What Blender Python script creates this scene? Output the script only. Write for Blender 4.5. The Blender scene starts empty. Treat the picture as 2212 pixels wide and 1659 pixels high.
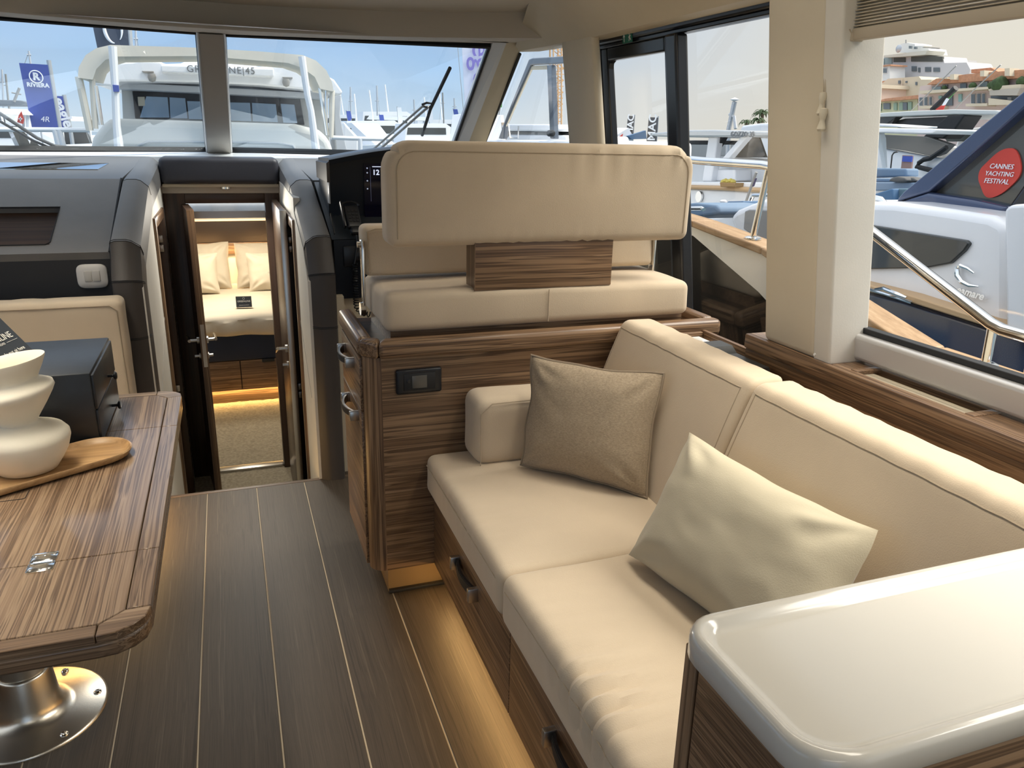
import bpy, bmesh, math, random
from mathutils import Vector, Matrix, noise as MN
random.seed(7)
SC = bpy.context.scene
COL = SC.collection
PI = math.pi
# ------------------------------------------------------------------ camera
def cam_axes(yaw, pitch, roll):
    ca, sa, cb, sb = math.cos(yaw), math.sin(yaw), math.cos(pitch), math.sin(pitch)
    fwd = Vector((sa*cb, ca*cb, -sb)); right = Vector((ca, -sa, 0)); up = right.cross(fwd)
    c, s = math.cos(roll), math.sin(roll)
    return c*right + s*up, -s*right + c*up, fwd
CR, CU, CF = cam_axes(math.radians(20.037), math.radians(17.813), math.radians(1.299))
cd = bpy.data.cameras.new('camera'); cam = bpy.data.objects.new('camera', cd); COL.objects.link(cam)
cd.sensor_fit = 'HORIZONTAL'; cd.sensor_width = 36.0; cd.lens = 36.0*1676.0/2212.0
cd.clip_start = 0.05; cd.clip_end = 2000
mw = Matrix.Identity(4)
for i in range(3):
    mw[i][0], mw[i][1], mw[i][2] = CR[i], CU[i], -CF[i]
mw[0][3], mw[1][3], mw[2][3] = 0, 0, 1.5
cam.matrix_world = mw
SC.camera = cam
# ------------------------------------------------------------------ view, world, sun
SC.view_settings.view_transform = 'Standard'; SC.view_settings.look = 'None'
SC.view_settings.gamma = 1.0; SC.view_settings.use_curve_mapping = False
SC.view_settings.exposure = 0.12
wd = bpy.data.worlds.new('world'); SC.world = wd; wd.use_nodes = True
wn, wl = wd.node_tree.nodes, wd.node_tree.links
wn.clear()
def wnode(t, **k):
    n = wn.new(t)
    for a, b in k.items(): setattr(n, a, b)
    return n
w_out = wnode('ShaderNodeOutputWorld'); w_bg = wnode('ShaderNodeBackground')
w_tc = wnode('ShaderNodeTexCoord'); w_sep = wnode('ShaderNodeSeparateXYZ')
wl.new(w_tc.outputs['Generated'], w_sep.inputs[0])
w_grad = wnode('ShaderNodeValToRGB')
e = w_grad.color_ramp.elements
e[0].position = 0.0; e[0].color = (0.58, 0.65, 0.70, 1)
e[1].position = 1.0; e[1].color = (1.25, 1.28, 1.32, 1)
for p, c in ((0.05, (0.40, 0.54, 0.69, 1)), (0.16, (0.22, 0.385, 0.65, 1)), (0.45, (0.72, 0.82, 0.96, 1))):
    q = e.new(p); q.color = c
wl.new(w_sep.outputs['Z'], w_grad.inputs[0])
w_map = wnode('ShaderNodeMapping'); w_map.inputs['Scale'].default_value = (1.6, 1.6, 6.0)
wl.new(w_tc.outputs['Generated'], w_map.inputs[0])
w_noi = wnode('ShaderNodeTexNoise'); w_noi.inputs['Scale'].default_value = 1.7; w_noi.inputs['Detail'].default_value = 6
wl.new(w_map.outputs[0], w_noi.inputs['Vector'])
w_cr = wnode('ShaderNodeValToRGB'); e = w_cr.color_ramp.elements
e[0].position = 0.42; e[0].color = (0, 0, 0, 1); e[1].position = 0.68; e[1].color = (1, 1, 1, 1)
wl.new(w_noi.outputs['Fac'], w_cr.inputs[0])
w_mix = wnode('ShaderNodeMix', data_type='RGBA')
w_mix.inputs['B'].default_value = (0.52, 0.54, 0.57, 1)
w_cx = wnode('ShaderNodeMapRange'); w_cx.inputs['From Min'].default_value = 0.30; w_cx.inputs['From Max'].default_value = 0.62
wl.new(w_sep.outputs['X'], w_cx.inputs[0])
w_n5 = wnode('ShaderNodeMath', operation='MULTIPLY'); w_n5.inputs[1].default_value = 0.35; wl.new(w_cr.outputs[0], w_n5.inputs[0])
w_mul = wnode('ShaderNodeMath', operation='MULTIPLY_ADD', use_clamp=True); w_mul.inputs[1].default_value = 0.9
wl.new(w_cx.outputs[0], w_mul.inputs[0]); wl.new(w_n5.outputs[0], w_mul.inputs[2]); wl.new(w_mul.outputs[0], w_mix.inputs['Factor'])
wl.new(w_grad.outputs[0], w_mix.inputs['A'])
# warm evening haze low on the starboard side, where the cloud is thin
w_mx = wnode('ShaderNodeMapRange'); w_mx.inputs['From Min'].default_value = 0.25; w_mx.inputs['From Max'].default_value = 0.95
wl.new(w_sep.outputs['X'], w_mx.inputs[0])
w_mz = wnode('ShaderNodeMapRange'); w_mz.inputs['From Min'].default_value = 0.45; w_mz.inputs['From Max'].default_value = 0.02
wl.new(w_sep.outputs['Z'], w_mz.inputs[0])
w_mm = wnode('ShaderNodeMath', operation='MULTIPLY'); wl.new(w_mx.outputs[0], w_mm.inputs[0]); wl.new(w_mz.outputs[0], w_mm.inputs[1])
w_mix2 = wnode('ShaderNodeMix', data_type='RGBA'); w_mix2.inputs['B'].default_value = (0.66, 0.59, 0.44, 1)
wl.new(w_mm.outputs[0], w_mix2.inputs['Factor']); wl.new(w_mix.outputs['Result'], w_mix2.inputs['A'])
wl.new(w_mix2.outputs['Result'], w_bg.inputs['Color']); w_bg.inputs['Strength'].default_value = 1.3
wl.new(w_bg.outputs[0], w_out.inputs['Surface'])
sd = bpy.data.lights.new('sun', 'SUN'); sd.energy = 5.0; sd.angle = math.radians(40); sd.color = (1.0, 0.93, 0.82)
sun = bpy.data.objects.new('sun', sd); COL.objects.link(sun)
sun.rotation_euler = Vector((-0.62, 0.16, -0.77)).to_track_quat('-Z', 'Y').to_euler()
# ------------------------------------------------------------------ materials
MATS = {}
def mat(name, col, rough=0.5, metal=0.0, var=0.0, vscale=8.0, bump=0.0, bscale=60.0, coat=0.0, emit=None, estr=0.0, spec=0.5, sheen=0.0, stretch=None):
    if name in MATS: return MATS[name]
    m = bpy.data.materials.new(name); m.use_nodes = True
    nt = m.node_tree; b = nt.nodes['Principled BSDF']
    b.inputs['Base Color'].default_value = (*col, 1); b.inputs['Roughness'].default_value = rough
    b.inputs['Metallic'].default_value = metal; b.inputs['Specular IOR Level'].default_value = spec
    if coat: b.inputs['Coat Weight'].default_value = coat; b.inputs['Coat Roughness'].default_value = 0.08
    if sheen: b.inputs['Sheen Weight'].default_value = sheen; b.inputs['Sheen Roughness'].default_value = 0.4
    if emit: b.inputs['Emission Color'].default_value = (*emit, 1); b.inputs['Emission Strength'].default_value = estr
    tc = nt.nodes.new('ShaderNodeTexCoord'); vec = tc.outputs['Object']
    if stretch:
        mp = nt.nodes.new('ShaderNodeMapping'); mp.inputs['Scale'].default_value = stretch
        nt.links.new(vec, mp.inputs[0]); vec = mp.outputs[0]
    if var:
        n = nt.nodes.new('ShaderNodeTexNoise'); n.inputs['Scale'].default_value = vscale; n.inputs['Detail'].default_value = 4
        nt.links.new(vec, n.inputs['Vector'])
        r = nt.nodes.new('ShaderNodeValToRGB'); e = r.color_ramp.elements
        e[0].position = 0.3; e[1].position = 0.7
        e[0].color = (*[max(0, c*(1-var)) for c in col], 1); e[1].color = (*[min(1, c*(1+var)) for c in col], 1)
        nt.links.new(n.outputs['Fac'], r.inputs[0]); nt.links.new(r.outputs[0], b.inputs['Base Color'])
    if bump:
        n2 = nt.nodes.new('ShaderNodeTexNoise'); n2.inputs['Scale'].default_value = bscale; n2.inputs['Detail'].default_value = 3
        nt.links.new(vec, n2.inputs['Vector'])
        bp = nt.nodes.new('ShaderNodeBump'); bp.inputs['Strength'].default_value = bump; bp.inputs['Distance'].default_value = 0.004
        nt.links.new(n2.outputs['Fac'], bp.inputs['Height']); nt.links.new(bp.outputs[0], b.inputs['Normal'])
    MATS[name] = m
    return m
def wood(name, axis, stops, across=26.0, along=0.9, rough=0.35, coat=0.0, warp=0.35, fine=0.22, seed=0.0):
    along *= .32; warp *= .3
    """striped veneer, grain running along one axis"""
    if name in MATS: return MATS[name]
    m = bpy.data.materials.new(name); m.use_nodes = True
    nt = m.node_tree; b = nt.nodes['Principled BSDF']; L = nt.links
    b.inputs['Roughness'].default_value = rough; b.inputs['Coat Weight'].default_value = coat; b.inputs['Coat Roughness'].default_value = 0.1
    tc = nt.nodes.new('ShaderNodeTexCoord')
    add = nt.nodes.new('ShaderNodeVectorMath'); add.operation = 'ADD'; add.inputs[1].default_value = (seed, seed*1.7, seed*.3)
    L.new(tc.outputs['Object'], add.inputs[0])
    # slow warp so that the stripes wander
    nw = nt.nodes.new('ShaderNodeTexNoise'); nw.inputs['Scale'].default_value = 2.2; nw.inputs['Detail'].default_value = 2
    L.new(add.outputs[0], nw.inputs['Vector'])
    sub = nt.nodes.new('ShaderNodeVectorMath'); sub.operation = 'SUBTRACT'; sub.inputs[1].default_value = (.5, .5, .5)
    L.new(nw.outputs['Color'], sub.inputs[0])
    scl = nt.nodes.new('ShaderNodeVectorMath'); scl.operation = 'SCALE'; scl.inputs['Scale'].default_value = warp*0.12
    L.new(sub.outputs[0], scl.inputs[0])
    add2 = nt.nodes.new('ShaderNodeVectorMath'); add2.operation = 'ADD'
    L.new(add.outputs[0], add2.inputs[0]); L.new(scl.outputs[0], add2.inputs[1])
    sc = [across]*3; sc['XYZ'.index(axis)] = along
    mp = nt.nodes.new('ShaderNodeMapping'); mp.inputs['Scale'].default_value = sc
    L.new(add2.outputs[0], mp.inputs[0])
    n1 = nt.nodes.new('ShaderNodeTexNoise'); n1.inputs['Scale'].default_value = 1.0; n1.inputs['Detail'].default_value = 3; n1.inputs['Roughness'].default_value = .6
    L.new(mp.outputs[0], n1.inputs['Vector'])
    mp2 = nt.nodes.new('ShaderNodeMapping'); mp2.inputs['Scale'].default_value = [s*7 for s in sc]
    L.new(add2.outputs[0], mp2.inputs[0])
    n2 = nt.nodes.new('ShaderNodeTexNoise'); n2.inputs['Scale'].default_value = 1.0; n2.inputs['Detail'].default_value = 2
    L.new(mp2.outputs[0], n2.inputs['Vector'])
    mx = nt.nodes.new('ShaderNodeMix'); mx.data_type = 'FLOAT'; mx.inputs['Factor'].default_value = fine
    L.new(n1.outputs['Fac'], mx.inputs['A']); L.new(n2.outputs['Fac'], mx.inputs['B'])
    r = nt.nodes.new('ShaderNodeValToRGB'); e = r.color_ramp.elements
    e[0].position, e[0].color = stops[0][0], (*stops[0][1], 1); e[1].position, e[1].color = stops[-1][0], (*stops[-1][1], 1)
    for p, c in stops[1:-1]:
        q = e.new(p); q.color = (*c, 1)
    L.new(mx.outputs['Result'], r.inputs[0]); L.new(r.outputs[0], b.inputs['Base Color'])
    bp = nt.nodes.new('ShaderNodeBump'); bp.inputs['Strength'].default_value = 0.12; bp.inputs['Distance'].default_value = 0.002
    L.new(mx.outputs['Result'], bp.inputs['Height']); L.new(bp.outputs[0], b.inputs['Normal'])
    MATS[name] = m
    return m
def glass(name, tint, refl=0.06, rough=0.0):
    if name in MATS: return MATS[name]
    m = bpy.data.materials.new(name); m.use_nodes = True
    nt = m.node_tree; nt.nodes.clear(); L = nt.links
    o = nt.nodes.new('ShaderNodeOutputMaterial'); t = nt.nodes.new('ShaderNodeBsdfTransparent'); t.inputs[0].default_value = (*tint, 1)
    g = nt.nodes.new('ShaderNodeBsdfGlossy'); g.inputs['Roughness'].default_value = rough; g.inputs[0].default_value = (1, 1, 1, 1)
    f = nt.nodes.new('ShaderNodeLayerWeight'); f.inputs['Blend'].default_value = 0.25
    mu = nt.nodes.new('ShaderNodeMath'); mu.operation = 'MULTIPLY'; mu.inputs[1].default_value = refl*4
    L.new(f.outputs['Fresnel'], mu.inputs[0])
    mx = nt.nodes.new('ShaderNodeMixShader'); L.new(mu.outputs[0], mx.inputs[0]); L.new(t.outputs[0], mx.inputs[1]); L.new(g.outputs[0], mx.inputs[2])
    L.new(mx.outputs[0], o.inputs[0])
    MATS[name] = m
    return m
WAL = [(0.33, (0.060, 0.033, 0.018)), (0.40, (0.150, 0.088, 0.048)), (0.43, (0.058, 0.032, 0.018)), (0.48, (0.20, 0.122, 0.068)), (0.515, (0.235, 0.150, 0.086)), (0.53, (0.065, 0.036, 0.020)), (0.575, (0.185, 0.112, 0.062)), (0.60, (0.075, 0.042, 0.024)), (0.66, (0.26, 0.168, 0.100))]
WAL = [(p, tuple(c*1.28 for c in q)) for p, q in WAL]
wx = wood('walnut_x', 'X', WAL, 27, 1.0, fine=.14); wy = wood('walnut_y', 'Y', WAL, 27, 1.0, fine=.14); wz = wood('walnut_z', 'Z', WAL, 27, 1.0, fine=.14)
WTB = [(0.34, (0.085, 0.050, 0.030)), (0.41, (0.20, 0.128, 0.076)), (0.435, (0.095, 0.056, 0.033)), (0.48, (0.25, 0.166, 0.102)), (0.505, (0.31, 0.215, 0.135)), (0.53, (0.10, 0.060, 0.036)), (0.57, (0.22, 0.142, 0.086)), (0.66, (0.36, 0.255, 0.165))]
wt = wood('walnut_table', 'Y', WTB, 26, 0.7, rough=0.36, coat=0.45, warp=0.5, fine=0.25)
wtx = wood('walnut_table_edge', 'X', WTB, 30, 0.8, rough=0.32, coat=0.4)
WDK = [(0.3, (0.028, 0.016, 0.011)), (0.5, (0.062, 0.034, 0.022)), (0.7, (0.10, 0.056, 0.034))]
wdz = wood('dark_walnut_z', 'Z', WDK, 40, 1.2); wdx = wood('dark_walnut_x', 'X', WDK, 40, 1.2)
WFL = [(0.36, (0.034, 0.026, 0.020)), (0.47, (0.068, 0.053, 0.040)), (0.54, (0.047, 0.037, 0.028)), (0.64, (0.096, 0.076, 0.057))]
FLM = [wood('floor_plank_%d' % i, 'Y', WFL, 44+4*i, 1.2, rough=0.5, warp=.45, fine=.45, seed=3.1*i) for i in range(3)]
WTK = [(0.36, (0.30, 0.18, 0.085)), (0.5, (0.40, 0.25, 0.125)), (0.64, (0.48, 0.32, 0.18))]
teak = wood('teak_y', 'Y', WTK, 40, 1.5, rough=.5)
WTR = [(0.3, (0.22, 0.12, 0.05)), (0.5, (0.42, 0.25, 0.11)), (0.72, (0.58, 0.38, 0.19))]
wtray = wood('acacia_tray', 'X', WTR, 30, 2.0, rough=.4)
suede = mat('suede_beige', (0.60, 0.495, 0.365), 0.85, var=.05, vscale=5, bump=.15, bscale=400, sheen=.25, spec=.2)
suede_seam = mat('suede_seam', (0.46, 0.37, 0.265), 0.9, bump=.2, bscale=300)
linen = mat('linen_taupe', (0.42, 0.335, 0.235), 0.95, var=.2, vscale=160, bump=.6, bscale=500, stretch=(1, 1, 3), sheen=.2, spec=.1)
linen_pipe = mat('linen_piping', (0.30, 0.235, 0.165), 0.95)
cotton = mat('cotton_sand', (0.50, 0.45, 0.335), 0.9, var=.04, vscale=6, bump=.12, bscale=350, sheen=.2, spec=.15)
cream = mat('cream_vinyl', (0.64, 0.565, 0.43), 0.6, var=.02, bump=.05, bscale=250)
cream_wall = mat('cream_wall', (0.70, 0.67, 0.60), 0.65, var=.03, bump=.05, bscale=200)
ceil_m = mat('ceiling_vinyl', (0.66, 0.62, 0.55), 0.75, bump=.05, bscale=200)
header_m = mat('header_taupe', (0.56, 0.51, 0.44), 0.75, bump=.05, bscale=250)
white_gel = mat('white_gelcoat', (0.84, 0.85, 0.86), 0.12, coat=.5, var=.015, vscale=2)
white_sill = mat('white_sill', (0.80, 0.83, 0.85), 0.2)
corian = mat('white_countertop', (0.635, 0.61, 0.55), 0.18, coat=.4, var=.02, vscale=3)
leath = mat('leather_charcoal', (0.20, 0.19, 0.18), 0.6, bump=.12, bscale=350, var=.1, vscale=4)
leath_br = mat('leather_espresso', (0.062, 0.054, 0.050), 0.5, bump=.12, bscale=350, var=.1, vscale=4)
leath_gr = mat('leather_grey_top', (0.15, 0.148, 0.148), 0.5, bump=.12, bscale=350, var=.06, vscale=4)
stitch = mat('stitching_dark', (0.02, 0.02, 0.022), 0.8)
blackp = mat('black_plastic', (0.010, 0.012, 0.016), 0.32)
blackm = mat('black_matte', (0.012, 0.013, 0.015), 0.6)
navyp = mat('helm_navy_black', (0.006, 0.011, 0.02), 0.35)
blackf = mat('black_anodised', (0.010, 0.011, 0.014), 0.28, spec=.6)
blackgl = mat('black_gloss', (0.003, 0.003, 0.004), 0.25, spec=.08)
steel = mat('stainless_steel', (0.80, 0.79, 0.76), 0.14, metal=1.0)
alu = mat('brushed_aluminium', (0.72, 0.67, 0.58), 0.30, metal=1.0, bump=.04, bscale=300)
nickel = mat('satin_nickel', (0.55, 0.53, 0.50), 0.28, metal=1.0)
grey_alu = mat('window_frame_silver', (0.62, 0.61, 0.60), 0.35, metal=.3)
carpet = mat('carpet_beige', (0.36, 0.305, 0.215), 0.95, var=.22, vscale=60, bump=1.0, bscale=120)
sheet = mat('bed_sheet', (0.62, 0.555, 0.45), 0.85, var=.03, bump=.05, bscale=120)
navyfab = mat('navy_upholstery', (0.012, 0.02, 0.045), 0.7)
ceramic = mat('ceramic_white_matte', (0.80, 0.75, 0.63), 0.7, var=.02, bump=.03, bscale=200)
boxblk = mat('black_box_paint', (0.016, 0.020, 0.026), 0.42, var=.15, vscale=30)
cardm = mat('black_card', (0.022, 0.026, 0.032), 0.45)
inkw = mat('white_print', (0.75, 0.74, 0.70), 0.6)
screen_m = mat('display_glass', (0.004, 0.005, 0.02), 0.05)
uiglow = mat('display_digits', (0.5, 0.55, 0.7), 0.5, emit=(0.75, 0.82, 1.0), estr=0.8)
greyd = mat('grey_plastic', (0.30, 0.29, 0.27), 0.35)
switch_m = mat('switch_white', (0.72, 0.70, 0.67), 0.35)
blind_m = mat('blind_beige', (0.50, 0.43, 0.325), 0.55)
warm_led = mat('led_warm', (1, .8, .5), 0.5, emit=(1.0, 0.62, 0.25), estr=6.0)
fill_lens = mat('fill_lens', (1, 1, 1), 0.5, emit=(1.0, 0.93, 0.82), estr=2.0)  # glowing cover of the added fill panels
g_clear = glass('glass_clear', (0.965, 0.97, 0.97), .018)
g_shield = glass('glass_windscreen_blue', (0.93, 0.965, 0.99), .04)
green_m = mat('exit_green', (0.01, 0.16, 0.10), 0.5)
# ------------------------------------------------------------------ builders
ORG = {}
def props(o, label=None, cat=None, group=None, kind=None):
    if label: o['label'] = label
    if cat: o['category'] = cat
    if group: o['group'] = group
    if kind: o['kind'] = kind
    return o
def thing(name, label, cat, loc, group=None, kind=None):
    o = bpy.data.objects.new(name, None); COL.objects.link(o); o.location = loc; o.empty_display_size = .05
    ORG[o] = Vector(loc)
    return props(o, label, cat, group, kind)
class B:
    """collects shapes in world coordinates, then links them as one mesh object"""
    def __init__(s): s.v = []; s.f = []
    def add(s, vs, fs):
        k = len(s.v); s.v += [Vector(v) for v in vs]; s.f += [[i+k for i in f] for f in fs]; return s
    def hexa(s, p):   # 8 corners: bottom ring 0-3, top ring 4-7
        return s.add(p, [(3, 2, 1, 0), (4, 5, 6, 7), (0, 1, 5, 4), (1, 2, 6, 5), (2, 3, 7, 6), (3, 0, 4, 7)])
    def box(s, x0, x1, y0, y1, z0, z1):
        return s.hexa([(x0, y0, z0), (x1, y0, z0), (x1, y1, z0), (x0, y1, z0), (x0, y0, z1), (x1, y0, z1), (x1, y1, z1), (x0, y1, z1)])
    def bbox(s, x0, x1, y0, y1, z0, z1, b=.004, seg=2):
        bm = bmesh.new(); M = Matrix.Translation(((x0+x1)/2, (y0+y1)/2, (z0+z1)/2)) @ Matrix.Diagonal((x1-x0, y1-y0, z1-z0, 1))
        bmesh.ops.create_cube(bm, size=1, matrix=M)
        bmesh.ops.bevel(bm, geom=bm.edges[:], offset=b, segments=seg, affect='EDGES', profile=.5)
        return s.bm(bm)
    def bm(s, bm, M=None):
        bm.verts.index_update()
        s.add([(M @ v.co if M else v.co.copy()) for v in bm.verts], [[v.index for v in f.verts] for f in bm.faces]); bm.free(); return s
    def prism(s, poly, d, cap=True):   # poly: 3-D points, extruded by vector d
        n = len(poly); d = Vector(d); a = [Vector(p) for p in poly]; b = [p+d for p in a]
        f = [(i, (i+1) % n, n+(i+1) % n, n+i) for i in range(n)]
        if cap: f += [tuple(range(n))[::-1], tuple(range(n, 2*n))]
        return s.add(a+b, f)
    def loft(s, rings, closed=True, cap=True):
        n = len(rings[0]); vs = [p for r in rings for p in r]; f = []
        for k in range(len(rings)-1):
            for i in range(n if closed else n-1):
                f.append((k*n+i, k*n+(i+1) % n, (k+1)*n+(i+1) % n, (k+1)*n+i))
        if cap and closed: f += [tuple(range(n))[::-1], tuple((len(rings)-1)*n+i for i in range(n))]
        return s.add(vs, f)
    def tube(s, pts, r, n=10, closed=False, cap=True):
        pts = [Vector(p) for p in pts]; rings = []; m = len(pts); prev = None
        rr = r if isinstance(r, (list, tuple)) else [r]*m
        for i, p in enumerate(pts):
            a = pts[(i-1) % m] if (i > 0 or closed) else p; b = pts[(i+1) % m] if (i < m-1 or closed) else p
            t = (b-a).normalized()
            if prev is None:
                u = t.orthogonal().normalized()
            else:
                u = (prev - t*prev.dot(t))
                u = u.normalized() if u.length > 1e-6 else t.orthogonal().normalized()
            prev = u; w = t.cross(u)
            rings.append([p + (u*math.cos(2*PI*k/n)+w*math.sin(2*PI*k/n))*rr[i] for k in range(n)])
        if closed: rings.append(rings[0])
        return s.loft(rings, True, cap and not closed)
    def lathe(s, prof, c, n=28, axis='Z', cap=True):   # prof: (r, h)
        c = Vector(c); rings = []
        for r, h in prof:
            ring = []
            for k in range(n):
                a = 2*PI*k/n; u, w = r*math.cos(a), r*math.sin(a)
                ring.append(c + (Vector((u, w, h)) if axis == 'Z' else Vector((h, u, w)) if axis == 'X' else Vector((w, h, u))))
            rings.append(ring)
        return s.loft(rings, True, cap)
    def grid(s, fn, nu, nv):
        vs = [fn(i/nu, j/nv) for j in range(nv+1) for i in range(nu+1)]
        return s.add(vs, [(j*(nu+1)+i, j*(nu+1)+i+1, (j+1)*(nu+1)+i+1, (j+1)*(nu+1)+i) for j in range(nv) for i in range(nu)])
    def rbox(s, x0, x1, y0, y1, z0, z1, r, cell=.05, fn=None, soft=None):
        """rounded, finely meshed box; fn moves each finished point"""
        h = [(x1-x0)/2, (y1-y0)/2, (z1-z0)/2]; c = Vector(((x0+x1)/2, (y0+y1)/2, (z0+z1)/2))
        ax = []
        for k in range(3):
            rr = min(r, h[k]*.98); lo = [-h[k], -h[k]+rr*.12, -h[k]+rr*.35, -h[k]+rr*.65, -h[k]+rr]
            n = max(1, round((2*h[k]-2*rr)/cell)); mid = [(-h[k]+rr)+(2*h[k]-2*rr)*i/n for i in range(1, n)]
            ax.append(lo+mid+[-q for q in lo[::-1]])
        idx = {}; vs = []; fs = []
        def V(i, j, k):
            if (i, j, k) not in idx:
                p = Vector((ax[0][i], ax[1][j], ax[2][k]))
                q = Vector([max(-h[a]+min(r, h[a]*.98), min(h[a]-min(r, h[a]*.98), p[a])) for a in range(3)])
                d = p-q
                if d.length > 1e-9: p = q+d.normalized()*min(r, min(h)*.98) if min(h) < r else q+d.normalized()*r
                p = p+c
                if fn: p = fn(p)
                idx[(i, j, k)] = len(vs); vs.append(p)
            return idx[(i, j, k)]
        nx, ny, nz = len(ax[0])-1, len(ax[1])-1, len(ax[2])-1
        for i in range(nx):
            for j in range(ny):
                fs.append((V(i, j, 0), V(i, j+1, 0), V(i+1, j+1, 0), V(i+1, j, 0))); fs.append((V(i, j, nz), V(i+1, j, nz), V(i+1, j+1, nz), V(i, j+1, nz)))
        for i in range(nx):
            for k in range(nz):
                fs.append((V(i, 0, k), V(i+1, 0, k), V(i+1, 0, k+1), V(i, 0, k+1))); fs.append((V(i, ny, k), V(i, ny, k+1), V(i+1, ny, k+1), V(i+1, ny, k)))
        for j in range(ny):
            for k in range(nz):
                fs.append((V(0, j, k), V(0, j, k+1), V(0, j+1, k+1), V(0, j+1, k))); fs.append((V(nx, j, k), V(nx, j+1, k), V(nx, j+1, k+1), V(nx, j, k+1)))
        return s.add(vs, fs)
    def text(s, body, size, M, ext=.0004, align='CENTER', spacing=1.0, shear=0.0, bold=0.0, width=None):
        cu = bpy.data.curves.new('t', 'FONT'); cu.body = body; cu.size = size; cu.extrude = ext; cu.align_x = align; cu.align_y = 'CENTER'
        cu.space_character = spacing; cu.shear = shear; cu.offset = bold; cu.resolution_u = 3
        o = bpy.data.objects.new('t', cu); COL.objects.link(o)
        dg = bpy.context.evaluated_depsgraph_get(); me = bpy.data.meshes.new_from_object(o.evaluated_get(dg))
        if width:
            wx_ = [v.co.x for v in me.vertices]; kf = width/max(1e-6, max(wx_)-min(wx_))
            for v in me.vertices: v.co.x *= kf; v.co.y *= kf
        k = len(s.v); s.v += [M @ v.co for v in me.vertices]; s.f += [[i+k for i in p.vertices] for p in me.polygons]
        bpy.data.objects.remove(o); bpy.data.meshes.remove(me); bpy.data.curves.remove(cu)
        return s
    def move(s, M):
        s.v = [M @ v for v in s.v]; return s
    def o(s, name, m, parent=None, smooth=35, label=None, cat=None, group=None, kind=None, fixn=True):
        if parent is not None: org = ORG[parent]
        else:
            xs = [v.x for v in s.v]; ys = [v.y for v in s.v]; zs = [v.z for v in s.v]
            org = Vector(((min(xs)+max(xs))/2, (min(ys)+max(ys))/2, min(zs)))
        me = bpy.data.meshes.new(name); me.from_pydata([v-org for v in s.v], [], s.f)
        if fixn:
            bm = bmesh.new(); bm.from_mesh(me); bmesh.ops.recalc_face_normals(bm, faces=bm.faces[:]); bm.to_mesh(me); bm.free()
        me.materials.append(m)
        if smooth:
            me.polygons.foreach_set('use_smooth', [True]*len(me.polygons)); me.set_sharp_from_angle(angle=math.radians(smooth))
        me.update()
        ob = bpy.data.objects.new(name, me); COL.objects.link(ob)
        if parent is not None: ob.parent = parent
        else: ob.location = org
        ORG[ob] = org
        return props(ob, label, cat, group, kind)
def chaikin(pts, n=2):
    for _ in range(n):
        q = []
        for i in range(len(pts)):
            a, b = pts[i], pts[(i+1) % len(pts)]
            q += [(a[0]*.75+b[0]*.25, a[1]*.75+b[1]*.25), (a[0]*.25+b[0]*.75, a[1]*.25+b[1]*.75)]
        pts = q
    return pts
def frame(o, x, y, z=None):   # matrix from origin and axis directions
    x = Vector(x).normalized(); y = Vector(y); y = (y-x*y.dot(x)).normalized(); z = x.cross(y)
    M = Matrix.Identity(4)
    for i in range(3): M[i][0], M[i][1], M[i][2], M[i][3] = x[i], y[i], z[i], o[i]
    return M
def struct(name, b, m, label, parent=None, smooth=35, cat=None):
    return b.o(name, m, parent, smooth, label if parent is None else None, cat if parent is None else None, None, 'structure' if parent is None else None)
def sthing(name, label, cat, loc): return thing(name, label, cat, loc, kind='structure')
def dup(o, parent=None, delta=(0, 0, 0), label=None):
    """copy of a thing with its parts and sub-parts"""
    c = o.copy(); COL.objects.link(c)
    if parent is None: c.location = o.location+Vector(delta)
    else: c.parent = parent
    ORG[c] = ORG[o]+Vector(delta)
    if label: c['label'] = label
    for ch in list(o.children): dup(ch, c, delta)
    return c
def area(name, parent, loc, sx, sy, power, col, direction=(0, 0, -1), shape='RECTANGLE', spread=PI):
    l = bpy.data.lights.new(name, 'AREA'); l.shape = shape; l.size = sx
    if shape in ('RECTANGLE', 'ELLIPSE'): l.size_y = sy
    l.energy = power; l.color = col; l.spread = spread
    ob = bpy.data.objects.new(name, l); COL.objects.link(ob)
    zz = -Vector(direction).normalized(); yy = Vector((0, 1, 0)); yy = (yy-zz*yy.dot(zz)).normalized(); xx = yy.cross(zz)
    ob.rotation_euler = Matrix((xx, yy, zz)).transposed().to_euler()
    ob.parent = parent; ob.location = Vector(loc)-ORG[parent]
    return ob
def nz(p, f, seed=0.0): return MN.noise(Vector((p[0]*f+seed, p[1]*f+seed*2.3, p[2]*f-seed)))
def screw_bm(c, r, h, n=10): return B().lathe([(r, 0), (r, h*.6), (r*.7, h), (r*.2, h*.8)], c, n)
def wallx(z, base=1.49): return base-.132*(z-.94)      # the cabin side leans in towards the roof
FILL_W = 4.5  # base power of the added fill panels in the saloon
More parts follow.
